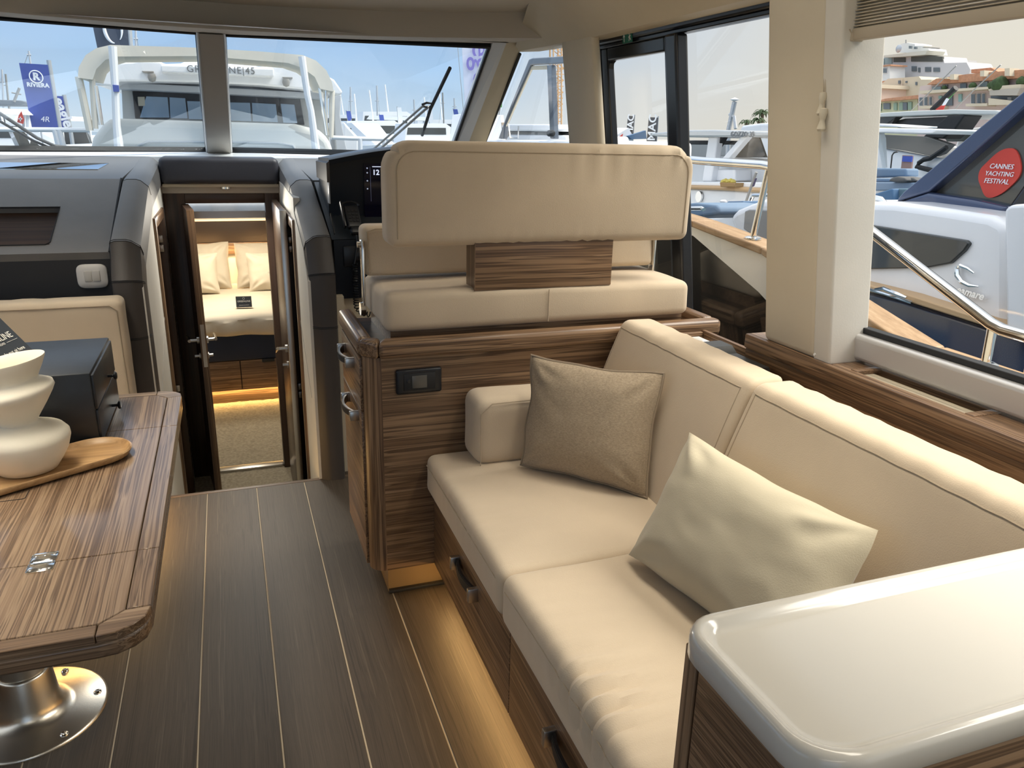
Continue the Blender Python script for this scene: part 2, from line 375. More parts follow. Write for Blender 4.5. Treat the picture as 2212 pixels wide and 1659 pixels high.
# ------------------------------------------------------------------ floor
fl = struct('floor', B().box(-2.1, 1.62, -1.6, 3.292, -.04, -.0025), mat('floor_caulk', (0.55, 0.46, 0.33), .6), 'wide grey brown plank floor of the saloon with pale seams', cat='floor')
seams = [.4225+.2025*k for k in range(-12, 3)]
for i in range(len(seams)-1):
    B().bbox(seams[i]+.0022, seams[i+1]-.0022, -1.6, 3.291, -.02, 0, .0012, 1).o('plank', FLM[i % 3], fl)
B().box(.30, 1.62, 3.316, 3.96, -.04, -.001).o('floor_end', FLM[0], fl)
B().box(-2.1, -.34, 3.316, 3.5, -.04, -.001).o('floor_end', FLM[0], fl)
struct('trim_1', B().bbox(-2.1, 1.5, 3.292, 3.315, -.03, .001, .002), mat('nosing_brown', (.12, .085, .06), .4), 'brown nosing strip along the edge of the companionway step', cat='trim')
FZ = -.575
fp = struct('floor_passage', B().grid(lambda u, v: Vector((-.42+.78*u, 3.2+1.655*v, FZ+.004*nz((u*60, v*120, 0), 1))), 40, 70), carpet, 'beige carpet on the sunken passage floor', cat='carpet')
fc = struct('floor_cabin', B().grid(lambda u, v: Vector((-1.1+2.2*u, 4.85+1.6*v, FZ+.006*nz((u*70, v*26, 3), 1))), 110, 80), carpet, 'beige carpet on the forward cabin floor', cat='carpet')
struct('wall_riser', B().box(-.42, .42, 3.27, 3.29, FZ, -.04), cream_wall, 'cream riser below the saloon floor edge', cat='wall')
# ------------------------------------------------------------------ companionway walls
def yz(x, pts, t):   # slab lying in a plane of constant x
    return B().prism([(x, y, z) for y, z in pts], (t, 0, 0))
def passage_side(x, t, near, far, top, name, label, frame_name):
    w = sthing(name, label, 'wall', (x, 4.1, FZ))
    yz(x, [(3.30, FZ), (near, FZ), (near, 1.02+(near-3.42)*.3), (3.42, 1.02), (3.30, .9)], t).o('panel', cream_wall, w)
    yz(x, [(far, FZ), (4.86, FZ), (4.86, 1.22), (far, 1.22)], t).o('panel', cream_wall, w)
    yz(x, [(near, top), (far, top), (far, 1.22), (near, 1.2)], t).o('panel', cream_wall, w)
    s = -1 if t < 0 else 1
    e = x-s*.001
    B().tube([(e, 3.42, .35), (e, near, .62)], .0016, 5).o('panel_seam', mat('seam_cream', (.5, .47, .42), .7), w)
    B().tube([(e, far, .75), (e, 4.85, .9)], .0016, 5).o('panel_seam', mat('seam_cream', (.5, .47, .42), .7), w)
    f = sthing(frame_name, 'walnut side door frame in the ' + ('left' if s < 0 else 'right') + ' wall of the passage', 'door', (x, near, FZ))
    k = .012*-s
    B().bbox(min(x+k, x-k*4), max(x+k, x-k*4), near-.002, near+.05, FZ, top, .004).o('jamb', wz, f)
    B().bbox(min(x+k, x-k*4), max(x+k, x-k*4), far-.05, far+.002, FZ, top, .004).o('jamb', wdz, f)
    B().bbox(min(x+k, x-k*4), max(x+k, x-k*4), near+.05, far-.05, top-.05, top, .004).o('door_head', wy, f)
    lf = B().bbox(min(x-k*3.5, x-k*6), max(x-k*3.5, x-k*6), near+.05, far-.05, FZ, top-.05, .003).o('door_leaf', wdz, f)
    for hz in (.86, .02):
        for dz in (0, .05):
            B().bbox(min(x-k*.3, x-k*3), max(x-k*.3, x-k*3), far-.062, far-.048, hz+dz, hz+dz+.04, .006).o('hinge', nickel, f)
    return f
passage_side(-.335, -.03, 4.04, 4.62, 1.09, 'wall_passage_left', 'cream panelled left wall of the passage', 'door_2')
d3 = passage_side(.288, .03, 3.80, 4.47, 1.10, 'wall_passage_right', 'cream panelled right wall of the passage', 'door_3')
# leaf standing ajar against the right wall
def lever(parent, c, d, mdir, L=.11):
    """lever handle: rosette, neck along d, grip along mdir"""
    c = Vector(c); d = Vector(d).normalized(); g = Vector(mdir).normalized()
    h = B().tube([c-d*.002, c+d*.012], .021, 16).tube([c+d*.01, c+d*.05], .009, 10).o('handle', nickel, parent)
    B().tube([c+d*.05-g*.01, c+d*.05+g*.02, c+d*.052+g*L], [.009, .009, .008], 10).o('grip', steel, h)
    k = c-Vector((0, 0, .09))
    B().tube([k-d*.002, k+d*.008], .019, 14).tube([k+d*.006, k+d*.03], .008, 10).o('lock_knob', nickel, parent)
lfr = B().bbox(.238, .268, 4.06, 4.72, FZ+.01, 1.12, .003).o('open_leaf', wdz, d3)
B().bbox(.237, .269, 4.055, 4.062, FZ+.01, 1.12, .001).o('edge_band', nickel, lfr)
lever(d3, (.238, 4.16, .39), (-1, 0, 0), (0, .25, -.1))
# ------------------------------------------------------------------ end bulkhead with open door
bh = sthing('wall_front', 'dark bulkhead at the end of the passage around the cabin doorway', 'wall', (0, 4.9, FZ))
B().box(-1.1, -.30, 4.86, 4.9, FZ, 1.25).box(.28, 1.1, 4.86, 4.9, FZ, 1.25).box(-.30, .28, 4.86, 4.9, 1.15, 1.25).o('bulkhead_panel', header_m, bh)
B().bbox(-.335, .288, 4.80, 4.86, 1.148, 1.19, .004).o('header_board', header_m, bh)
d1 = sthing('door_4', 'dark walnut door frame with the cabin door standing open', 'door', (0, 4.85, FZ))
B().bbox(.206, .286, 4.81, 4.90, FZ, 1.15, .004).o('jamb', wdz, d1)
B().bbox(-.334, -.222, 4.81, 4.90, FZ, 1.15, .004).o('jamb', wdz, d1)
B().bbox(-.222, .206, 4.812, 4.90, 1.092, 1.15, .004).o('door_head', wdx, d1)
B().bbox(-.222, .206, 4.83, 4.90, FZ, FZ+.016, .004).o('threshold', nickel, d1)
hx, hy, ex, ey = -.226, 4.82, -.186, 4.44
dv = Vector((ex-hx, ey-hy, 0)).normalized(); nv = Vector((-dv.y, dv.x, 0))*.018
lp = [Vector((hx, hy, 0))-nv, Vector((ex, ey, 0))-nv, Vector((ex, ey, 0))+nv, Vector((hx, hy, 0))+nv]
leaf = B().prism([p+Vector((0, 0, FZ+.015)) for p in lp], (0, 0, 1.09-FZ-.015)).o('door_leaf', wdz, d1)
ed = Vector((ex, ey, 0))
lp2 = [ed-nv-dv*.004, ed-nv+dv*.004, ed+nv+dv*.004, ed+nv-dv*.004]
B().prism([p+Vector((0, 0, FZ+.015)) for p in lp2], (0, 0, 1.09-FZ-.015)).o('edge_band', wz, leaf)
B().prism([p*1+Vector((0, 0, .24)) for p in [ed-nv*.55+dv*.003, ed-nv*.55+dv*.007, ed+nv*.55+dv*.007, ed+nv*.55+dv*.003]], (0, 0, .24)).o('lock_plate', nickel, leaf)
nn = nv.normalized(); hc = Vector((ex, ey, .38))-dv*.06
lever(d1, hc+nv, nn, -dv); lever(d1, hc-nv, -nn, -dv)
# ------------------------------------------------------------------ forward cabin
wc = sthing('wall_cabin', 'cabin end wall with dark padded headboard band and cream upper panel', 'wall', (0, 7.62, FZ))
B().box(-1.3, 1.3, 7.62, 7.66, FZ, .47).o('lower_panel', cream_wall, wc)
B().bbox(-1.3, 1.3, 7.585, 7.63, .40, .505, .004).o('walnut_rail', wx, wc)
B().bbox(-1.3, 1.3, 7.60, 7.64, .505, .70, .004).o('headboard_band', mat('headboard_brown', (.035, .022, .016), .6), wc)
B().bbox(-1.3, 1.3, 7.58, 7.63, .70, .715, .002).o('light_strip', mat('strip_cabin', (1, .8, .6), .5, emit=(1, .72, .42), estr=.9), wc)
B().box(-1.3, 1.3, 7.60, 7.64, .715, 1.02).o('upper_panel', cream_wall, wc)
struct('wall_cabin_left', B().box(-1.3, -1.27, 4.9, 7.62, FZ, 1.02), cream_wall, 'cream left side of the forward cabin', cat='wall')
struct('wall_cabin_right', B().box(1.27, 1.3, 4.9, 7.62, FZ, 1.02), cream_wall, 'cream right side of the forward cabin', cat='wall')
struct('ceiling_cabin', B().box(-1.3, 1.3, 4.9, 5.6, 1.0, 1.04).box(-1.3, 1.3, 6.35, 7.64, 1.0, 1.04).box(-1.3, -.45, 5.6, 6.35, 1.0, 1.04).box(.45, 1.3, 5.6, 6.35, 1.0, 1.04), white_gel, 'white cabin ceiling with a hatch opening', cat='ceiling')
w5 = sthing('window_5', 'deck hatch over the bed', 'hatch', (0, 5.97, 1.0))
B().box(-.47, .47, 5.58, 5.62, .985, 1.05).box(-.47, .47, 6.33, 6.37, .985, 1.05).box(-.47, -.43, 5.62, 6.33, .985, 1.05).box(.43, .47, 5.62, 6.33, .985, 1.05).o('hatch_frame', blackf, w5)
B().box(-.43, .43, 5.62, 6.33, 1.03, 1.036).o('pane', g_clear, w5)
# ------------------------------------------------------------------ padded arch round the companionway
PROF = [(3.27, 0.0), (3.27, .70), (3.27, .93), (3.36, 1.075), (4.03, 1.268), (4.86, 1.342)]
def arch(name, xi, xo, label):
    a = thing(name, label, 'column', (xi, 3.3, 0), 'padded companionway columns')
    sg = 1 if xo > xi else -1; c = .042; d = .13
    rings = []
    for i, (y, z) in enumerate(PROF):
        t0 = Vector((0, PROF[i][0]-PROF[i-1][0], PROF[i][1]-PROF[i-1][1])).normalized() if i else None
        t1 = Vector((0, PROF[i+1][0]-y, PROF[i+1][1]-z)).normalized() if i < len(PROF)-1 else None
        t = ((t0 or t1)+(t1 or t0)).normalized(); n = Vector((0, -t.z, t.y))
        k = 1/max(.5, n.dot(Vector((0, -(t1 or t0).z, (t1 or t0).y))))
        P = Vector((0, y, z))
        sec = [(xi, -d), (xi, -c-.03), (xi+sg*.006, -c*.8), (xi+sg*c*.85, -.006), (xi+sg*(c+.012), 0), (xo-sg*.02, 0), (xo-sg*.005, -.006), (xo, -.022), (xo, -d)]
        rings.append([P+n*(h*k)+Vector((x, 0, 0)) for x, h in sec])
    mats = [leath_br, leath_br, leath_br, leath, leath_gr]
    for i in range(len(rings)-1):
        B().loft([rings[i], rings[i+1]]).o('pad', mats[i], a, smooth=25)
    for i in (1, 2, 3, 4):
        for dd in (0, .006):
            off = Vector((0, 0, dd)) if i < 4 else Vector((0, dd, 0))
            B().tube([q+off for q in rings[i][1:-1]], .0016, 5).o('stitch_line', stitch, a)
    return a
arch('padded_column', .29, .402, 'dark padded leather column right of the companionway')
arch('padded_column', -.33, -.443, 'dark padded leather column left of the companionway')
lint = thing('padded_lintel', 'dark padded leather bar across the top of the companionway', 'lintel', (0, 4.78, 1.2))
B().rbox(-.33, .29, 4.70, 4.90, 1.203, 1.347, .03, .1).o('pad', mat('leather_midnight', (.034, .035, .045), .42, bump=.12, bscale=350), lint)
B().bbox(-.325, .286, 4.735, 4.80, 1.187, 1.204, .004).o('cream_strip', cream, lint)
pl = thing('fill_light', 'added fill light under the padded lintel above the passage', 'light', (0, 4.6, 1.19))  # unseen lamp, added to brighten the passage walls
B().lathe([(.03, .012), (.03, 0), (.022, -.003)], (0, 4.768, 1.176), 18).o('bezel', steel, pl)
area('fill_spot', pl, (0, 4.5, 1.16), .2, .5, 7.0, (1.0, .93, .80), (0, -.5, -1))
# ------------------------------------------------------------------ dashboard on the left
dsh = sthing('wall_dashboard', 'charcoal leather dashboard with a walnut inset left of the companionway', 'dashboard', (-1.2, 3.6, .5))
XL, XR = -2.0, -.447
B().box(XL, XR, 3.38, 3.43, 0, 1.03).o('vertical_panel', mat('panel_black', (.022, .023, .026), .5, bump=.1, bscale=300), dsh)
def slant(x, t, dz=0):   # point on the sloping fascia, t from lower to upper edge
    return Vector((x, 3.37+.68*t, 1.033+.236*t+dz))
x0, x1, t0, t1 = -1.9, -.66, .10, .59
def quad(a, b, c, d, th=.03):
    n = Vector((0, -.236, .68)).normalized()*th
    return B().hexa([a-n, b-n, c-n, d-n, a, b, c, d])
quad(slant(XL, 0), slant(XR, 0), slant(XR, t0), slant(XL, t0)).o('fascia_pad', leath, dsh)
quad(slant(XL, t1), slant(XR, t1), slant(XR, 1), slant(XL, 1)).o('fascia_pad', leath, dsh)
quad(slant(x1, t0), slant(XR, t0), slant(XR, t1), slant(x1, t1)).o('fascia_pad', leath, dsh)
quad(slant(XL, t0), slant(x0, t0), slant(x0, t1), slant(XL, t1)).o('fascia_pad', leath, dsh)
nn_ = Vector((0, -.236, .68)).normalized()*-.028
MATS['walnut_inset_matt'] = wood('walnut_inset_matt', 'X', WDK, 40, 1.2, rough=.65); MATS['walnut_inset_matt'].node_tree.nodes['Principled BSDF'].inputs['Specular IOR Level'].default_value = .15
quad(slant(x0-.02, t0-.03)+nn_, slant(x1+.02, t0-.03)+nn_, slant(x1+.02, t1+.04)+nn_, slant(x0-.02, t1+.04)+nn_, .01).o('walnut_inset', MATS['walnut_inset_matt'], dsh)
B().tube([slant(x0, t0, .001), slant(x1-.012, t0, .001), slant(x1, t0+.03, .001), slant(x1, t1-.02, .001), slant(x0, t1, .001)], .003, 6).o('inset_rim', stitch, dsh)
def dtop(x, y, dz=0): return Vector((x, y, 1.269+(y-4.05)*.0895+dz))
B().hexa([dtop(XL, 4.05, -.03), dtop(XR, 4.05, -.03), dtop(-.40, 4.87, -.03), dtop(XL, 4.87, -.03), dtop(XL, 4.05), dtop(XR, 4.05), dtop(-.40, 4.87), dtop(XL, 4.87)]).o('top_pad', leath_gr, dsh)
B().hexa([dtop(-1.6, 4.33, .0), dtop(-.575, 4.33, .0), dtop(-.55, 4.55, .0), dtop(-1.6, 4.55, .0), dtop(-1.6, 4.33, .004), dtop(-.575, 4.33, .004), dtop(-.55, 4.55, .004), dtop(-1.6, 4.55, .004)]).o('glass_inset', mat('mirror_inset', (.60, .64, .68), .03, metal=1.0), dsh)
B().tube([slant(XR+.0, 0, .0), slant(XR, 1, .002)], .004, 6).o('edge_gap', stitch, dsh)
swt = thing('light_switch', 'white rounded light switch plate on the black dashboard panel', 'switch', (-.52, 3.378, .94))
def sq(r_, y): return [Vector((-.518+.054*r_*math.copysign(abs(math.cos(a))**.45, math.cos(a)), y, .940+.047*r_*math.copysign(abs(math.sin(a))**.45, math.sin(a)))) for a in [2*PI*k/48 for k in range(48)]]
B().loft([sq(1, 3.381), sq(1, 3.374), sq(.95, 3.370), sq(.5, 3.3685)]).o('plate', switch_m, swt, 60)
for sx in (-.546, -.517):
    B().bbox(sx+.001, sx+.027, 3.3645, 3.372, .921, .962, .002).o('rocker', mat('rocker_cream', (.60, .575, .53), .35), swt)
# dash top on the helm side
dsr = sthing('wall_dash_top', 'grey leather dash top on the helm side', 'dashboard', (.9, 4.4, 1.2))
B().hexa([dtop(.405, 4.02, -.03), dtop(1.45, 4.02, -.03), dtop(1.45, 4.87, -.03), dtop(.36, 4.87, -.03), dtop(.405, 4.02), dtop(1.45, 4.02), dtop(1.45, 4.87), dtop(.36, 4.87)]).o('top_pad', leath_gr, dsr)
B().box(.44, 1.5, 3.9, 3.95, 0, 1.22).o('front_panel', header_m, dsr)
B().box(.405, .44, 3.35, 3.95, 0, .82).box(.44, 1.55, 3.42, 3.46, 0, .82).o('lower_panel', cream, dsr)
# ------------------------------------------------------------------ windscreen
sill = sthing('trim_2', 'white moulded sill under the windscreen', 'sill', (0, 5.0, 1.34))
B().hexa([(-2.1, 4.86, 1.30), (1.5, 4.86, 1.30), (1.5, 5.26, 1.33), (-2.1, 5.26, 1.33), (-2.1, 4.86, 1.341), (1.5, 4.86, 1.341), (1.5, 5.26, 1.372), (-2.1, 5.26, 1.372)]).o('sill_board', white_sill, sill)
def pane(name, label, tl, bl, br, tr, gm, gask=.018, depth=.03, frame_m=blackm, cat='window'):
    P = [Vector(p) for p in (tl, bl, br, tr)]
    w = sthing(name, label, cat, tuple(sum(P, Vector())/4))
    n = (P[2]-P[1]).cross(P[0]-P[1]).normalized(); c = sum(P, Vector())/4
    def ins(q, t): 
        i = P.index(q); a = (P[(i+1) % 4]-q).normalized(); b_ = (P[i-1]-q).normalized(); return q+(a+b_)*t
    inn = [ins(p, gask) for p in P]
    for i in range(4):
        j = (i+1) % 4
        B().hexa([P[i]-n*depth/2, P[j]-n*depth/2, inn[j]-n*depth/2, inn[i]-n*depth/2, P[i]+n*depth/2, P[j]+n*depth/2, inn[j]+n*depth/2, inn[i]+n*depth/2]).o('gasket', frame_m, w)
    B().hexa([p-n*.004 for p in inn]+[p+n*.004 for p in inn]).o('pane', gm, w)
    return w
pane('window_3', 'right windscreen pane with black rubber edge', (.047, 4.10, 1.917), (.044, 5.14, 1.374), (1.25, 4.545, 1.376), (1.25, 3.83, 1.908), g_shield, .012)
pane('window_4', 'left windscreen pane with black rubber edge', (-1.25, 3.83, 1.908), (-1.25, 4.545, 1.376), (-.082, 5.14, 1.374), (-.058, 4.10, 1.917), g_shield, .012)
mul = sthing('trim_3', 'grey post between the two windscreen panes', 'post', (0, 4.6, 1.37))
B().hexa([(-.082, 5.10, 1.345), (.044, 5.10, 1.345), (.044, 5.19, 1.38), (-.082, 5.19, 1.38), (-.056, 4.04, 1.90), (.045, 4.04, 1.90), (.045, 4.13, 1.935), (-.056, 4.13, 1.935)]).o('post', mat('post_taupe', (.36, .335, .30), .6), mul)
for xa, xb in ((-.086, -.060), (.048, .049)):
    B().tube([(xa, 5.12, 1.366), (xb, 4.06, 1.912)], .008, 8).o('edge_trim', grey_alu, mul)
# head band over the windscreen, curved in plan
def hy_(x): return 3.80-.34*(abs(x)/1.2)**2
hd = sthing('trim_4', 'taupe curved header band above the windscreen', 'header', (0, 3.8, 1.9))
B().grid(lambda u, v: Vector((-1.7+3.04*u, hy_(-1.7+3.04*u)+.03*v*0, 1.898+.104*v)), 40, 1).grid(lambda u, v: Vector((-1.7+3.04*u, hy_(-1.7+3.04*u)+v*.42, 1.898+.016*v)), 40, 2).o('header_panel', header_m, hd)
B().grid(lambda u, v: Vector((-1.3+2.6*u, 3.70+.40*v+.40*(1-abs(-1.3+2.6*u)/1.3)*0+((4.10-.27*abs(-1.3+2.6*u)/1.25)-4.10)*v, 1.905+.02*v)), 20, 2).o('glazing_rebate', grey_alu, hd)
# windscreen corner post (starboard) and its mirror
def apost(name, s, label):
    a = sthing(name, label, 'post', (s*1.3, 4.1, 1.37))
    E1 = [Vector((1.25, 3.655, 2.02)), Vector((1.25, 4.60, 1.34))]; E2 = [Vector((1.297, 3.59, 2.02)), Vector((1.315, 4.56, 1.34))]; E3 = [Vector((1.363, 3.577, 2.0)), Vector((1.445, 4.64, 1.34))]
    S = lambda v, d=(0, 0, 0): Vector((s*(v.x+d[0]), v.y+d[1], v.z+d[2]))
    B().hexa([S(E1[1]), S(E2[1]), S(E2[1], (.0, .1, 0)), S(E1[1], (0, .1, 0)), S(E1[0]), S(E2[0]), S(E2[0], (0, .1, 0)), S(E1[0], (0, .1, 0))]).o('white_post', white_gel, a)
    B().hexa([S(E2[1]), S(E3[1]), S(E3[1], (.0, .08, 0)), S(E2[1], (0, .08, 0)), S(E2[0]), S(E3[0]), S(E3[0], (0, .08, 0)), S(E2[0], (0, .08, 0))]).o('inner_lining', cream, a)
apost('trim_5', 1, 'white and cream corner post at the starboard end of the windscreen')
apost('trim_6', -1, 'white and cream corner post at the port end of the windscreen')
# ------------------------------------------------------------------ ceiling and roof
struct('ceiling', B().prism([(-2.1, -1.6, 2.0)]+[(1.30, -1.6, 2.0)]+[(1.285-2.97*u/20-.0, hy_(1.285-2.97*u/20), 2.0) for u in range(21)]+[(-2.1, 3.3, 2.0)], (0, 0, .05)), ceil_m, 'pale vinyl saloon ceiling', cat='ceiling')
struct('roof', B().box(-2.1, 1.50, -1.9, 3.95, 2.08, 2.14), white_gel, 'white cabin roof', cat='roof')
for lb, x0, x1, y0, y1, pw, spd in (('long added fill light panel in the ceiling above the sofa', .99, 1.17, .25, 2.05, FILL_W*.95, 95), ('long added fill light panel in the ceiling above the table', -.74, -.56, 1.0, 3.0, FILL_W*2.2, 85), ('short added fill light panel in the ceiling above the helm bench', .55, 1.12, 2.62, 2.74, FILL_W*.3, 120), ('added fill light panel in the ceiling by the aft door', -.6, .6, -1.1, -.9, FILL_W*1.1, 130)):  # unseen panels, added as fill for the saloon
    cl = thing('fill_light', lb, 'light', ((x0+x1)/2, (y0+y1)/2, 1.985))
    B().box(x0-.02, x1+.02, y0-.02, y0, 1.986, 1.999).box(x0-.02, x1+.02, y1, y1+.02, 1.986, 1.999).box(x0-.02, x0, y0, y1, 1.986, 1.999).box(x1, x1+.02, y0, y1, 1.986, 1.999).o('bezel', steel, cl)
    B().box(x0, x1, y0, y1, 1.992, 1.998).o('lens', fill_lens, cl)
    area('fill_panel', cl, ((x0+x1)/2, (y0+y1)/2, 1.988), x1-x0, y1-y0, pw, (1.0, .90, .74), spread=math.radians(spd))
# ------------------------------------------------------------------ starboard side
def sl(y, z, base=1.49, d=0): return Vector((wallx(z, base)+d, y, z))
wr = sthing('wall_right', 'cream starboard cabin side between the windows', 'wall', (1.5, 1.5, 0))
B().box(1.53, 1.57, -1.6, 1.96, 0, .92).o('lower_panel', cream, wr)
# valance above the windows, running in to the ceiling
B().add([(1.373, -1.6, 1.86), (1.372, 3.0, 1.862), (1.366, 3.83, 1.88), (1.20, 3.20, 2.0), (1.20, -1.6, 2.0), (1.53, -1.6, 1.87), (1.53, 3.0, 1.87), (1.5, 3.83, 1.89), (1.35, 3.2, 2.06), (1.35, -1.6, 2.06)],
        [(0, 1, 3, 4), (1, 2, 3), (0, 5, 6, 1), (1, 6, 7, 2), (2, 7, 8, 3), (5, 9, 8, 6), (6, 8, 7), (4, 3, 8, 9), (0, 4, 9, 5)]).o('valance', cream, wr)
# broad post between door and window, and the post between door and quarter light
def post(y0, y1, z0, z1, dep, mt, nm, par, r=.02):
    def fn(p):
        return Vector((wallx(p.z, 1.49)+(p.x), p.y, p.z))
    return B().rbox(0, dep, y0, y1, z0, z1, r, .12, fn=fn).o(nm, mt, par)
post(1.655, 1.885, .925, 1.90, .16, cream, 'door_post', wr)
post(1.60, 1.665, .925, 1.88, .13, cream_wall, 'window_lining', wr, .008)
post(2.945, 3.25, .80, 1.885, .036, cream, 'door_post', wr, .016)
B().hexa([sl(3.25, .8), sl(4.7, .8), sl(4.7, .8, 1.55), sl(3.25, .8, 1.55), sl(3.25, 1.38), sl(4.62, 1.36), sl(4.62, 1.36, 1.55), sl(3.25, 1.38, 1.55)]).o('side_panel', cream, wr)
B().hexa([sl(2.9, 0), sl(4.9, 0), sl(4.9, 0, 1.55), sl(2.9, 0, 1.55), sl(2.9, .8), sl(4.9, .8), sl(4.9, .8, 1.55), sl(2.9, .8, 1.55)]).o('side_panel', cream, wr)
w2 = sthing('window_2', 'forward side window between the corner post and the door post', 'window', (1.45, 3.8, 1.4))
gq = [sl(3.25, 1.37, 1.53), sl(4.66, 1.35, 1.53), sl(3.80, 1.875, 1.53), sl(3.25, 1.875, 1.53)]
B().add(gq+[p+Vector((.008, 0, 0)) for p in gq], [(0, 1, 2, 3), (7, 6, 5, 4), (0, 4, 5, 1), (1, 5, 6, 2), (2, 6, 7, 3), (3, 7, 4, 0)]).o('pane', g_clear, w2)
B().tube([sl(4.60, 1.38, 1.50), sl(3.77, 1.868, 1.50)], .008, 6).o('gasket', blackm, w2)
# large side window
w1 = sthing('window_1', 'large side window beside the sofa with silver inner frame', 'window', (1.6, .9, .94))
def fr(y0, y1, z0, z1, b0, d, mt, nm, par, bev=.006):
    bm = bmesh.new(); bmesh.ops.create_cube(bm, size=1)
    bmesh.ops.bevel(bm, geom=bm.edges[:], offset=.08, segments=2, affect='EDGES', profile=.5)
    vs = []
    b = B()
    pts = []
    bm.free()
    p = [sl(y0, z0, b0), sl(y1, z0, b0), sl(y1, z0, b0, d), sl(y0, z0, b0, d), sl(y0, z1, b0), sl(y1, z1, b0), sl(y1, z1, b0, d), sl(y0, z1, b0, d)]
    ob = B().hexa(p).o(nm, mt, par)
    md = ob.modifiers.new('bevel', 'BEVEL'); md.width = bev; md.segments = 3
    return ob
WY0, WY1, WZ0, WZ1 = .10, 1.700, 1.008, 1.90
fr(WY0, WY1, .935, WZ0, 1.575, .06, grey_alu, 'bottom_rail', w1, .012)
fr(WY1-.001, WY1+.045, .935, WZ1, 1.575, .06, cream_wall, 'side_rail', w1, .008)
fr(WY0-.05, WY0, .935, WZ1, 1.575, .06, grey_alu, 'side_rail', w1, .008)
fr(WY0, WY1, WZ1, WZ1+.04, 1.575, .06, grey_alu, 'top_rail', w1, .008)
fr(WY0, WY1, WZ0, WZ0+.016, 1.60, .03, blackm, 'gasket', w1, .003)
fr(WY1-.016, WY1, WZ0+.016, WZ1, 1.60, .03, blackm, 'gasket', w1, .003)
fr(WY0, WY1-.016, WZ0+.016, WZ1, 1.615, .008, g_clear, 'pane', w1, .0)
# sliding side door
dr = sthing('door_1', 'black framed sliding glass side door behind the helm seat', 'door', (1.55, 2.6, .1))
fr(1.90, 3.19, 1.852, 1.893, 1.585, .06, blackf, 'track', dr, .006)
fr(1.90, 3.19, 1.838, 1.852, 1.60, .04, blackf, 'track_lip', dr, .003)
fr(3.10, 3.165, .1, 1.85, 1.60, .05, blackf, 'side_rail', dr, .006)
fr(3.168, 3.42, .1, 1.88, 1.60, .05, cream, 'end_panel', dr, .006)
fr(3.045, 3.10, .1, 1.838, 1.60, .03, blackf, 'stile', dr, .006)
fr(2.555, 2.60, .1, 1.838, 1.60, .03, blackf, 'stile', dr, .006)
fr(2.60, 3.045, 1.79, 1.838, 1.60, .03, blackf, 'top_rail', dr, .006)
fr(2.60, 3.045, .1, .30, 1.60, .03, blackf, 'bottom_rail', dr, .006)
fr(2.60, 3.045, .30, 1.79, 1.612, .006, g_clear, 'pane', dr, 0)
fr(2.48, 2.555, .1, 1.838, 1.575, .05, blackf, 'meeting_stile', dr, .01)
fr(1.80, 2.48, .10, .16, 1.60, .03, blackf, 'bottom_rail', dr, .006)
fr(1.80, 2.48, .16, 1.838, 1.612, .006, g_clear, 'pane', dr, 0)
for (yy, zz) in ((3.034, 1.779),):
    B().prism([sl(yy+.012, zz+.012, 1.605), sl(yy-.02, zz+.012, 1.605), sl(yy+.002, zz+.002, 1.605), sl(yy+.012, zz-.02, 1.605)], (.02, 0, 0)).o('corner_fillet', blackf, dr)
# emergency exit sticker on the door head
es = thing('exit_sign', 'small green emergency exit sticker on the black door head', 'sign', (1.487, 2.84, 1.835))
def on_door(y, z, d=0): return sl(y, z, 1.583, d)
B().hexa([on_door(2.875, 1.838, -.0), on_door(2.80, 1.838), on_door(2.80, 1.838, .003), on_door(2.875, 1.838, .003), on_door(2.875, 1.872), on_door(2.80, 1.872), on_door(2.80, 1.872, .003), on_door(2.875, 1.872, .003)]).o('backing', green_m, es)
B().add([on_door(2.862-.0, 1.841, -.0015), on_door(2.856, 1.841, -.0015), on_door(2.856, 1.858, -.0015), on_door(2.850, 1.858, -.0015), on_door(2.859, 1.870, -.0015), on_door(2.868, 1.858, -.0015), on_door(2.862, 1.858, -.0015)], [(0, 1, 2, 6), (6, 2, 3, 4, 5)]).o('arrow', inkw, es, fixn=False)
B().add([on_door(y, z, -.0015) for y, z in [(2.824, 1.842), (2.819, 1.842), (2.815, 1.850), (2.808, 1.843), (2.804, 1.846), (2.812, 1.855), (2.806, 1.860), (2.808, 1.863), (2.815, 1.862), (2.822, 1.858), (2.825, 1.853), (2.821, 1.852), (2.818, 1.856)]], [tuple(range(13))]).add([on_door(2.817+.005*math.cos(a*PI/4), 1.867+.004*math.sin(a*PI/4), -.0015) for a in range(8)], [tuple(range(8))]).o('running_figure', inkw, es, fixn=False)
struct('wall_aft', B().box(-2.1, -1.15, -1.64, -1.6, 0, 2.0).box(.25, 1.6, -1.64, -1.6, 0, 2.0).box(-1.15, .25, -1.64, -1.6, 1.9, 2.0), cream, 'cream aft bulkhead with open doorway', cat='wall')
# port side, out of frame: cabin side with a long window, so that daylight enters there as well
wlft = sthing('wall_left', 'cream port cabin side with a long window', 'wall', (-2.05, 1, 0))
B().box(-2.1, -2.05, -1.6, 3.4, 0, 1.0).box(-2.1, -2.05, -1.6, 4.0, 1.88, 2.05).box(-2.1, -2.05, 3.0, 3.4, 1.0, 1.88).box(-2.1, -2.05, -1.6, -1.2, 1.0, 1.88).o('side_panel', cream, wlft)
B().box(-2.08, -2.072, -1.2, 3.0, 1.0, 1.88).o('pane', g_clear, wlft)
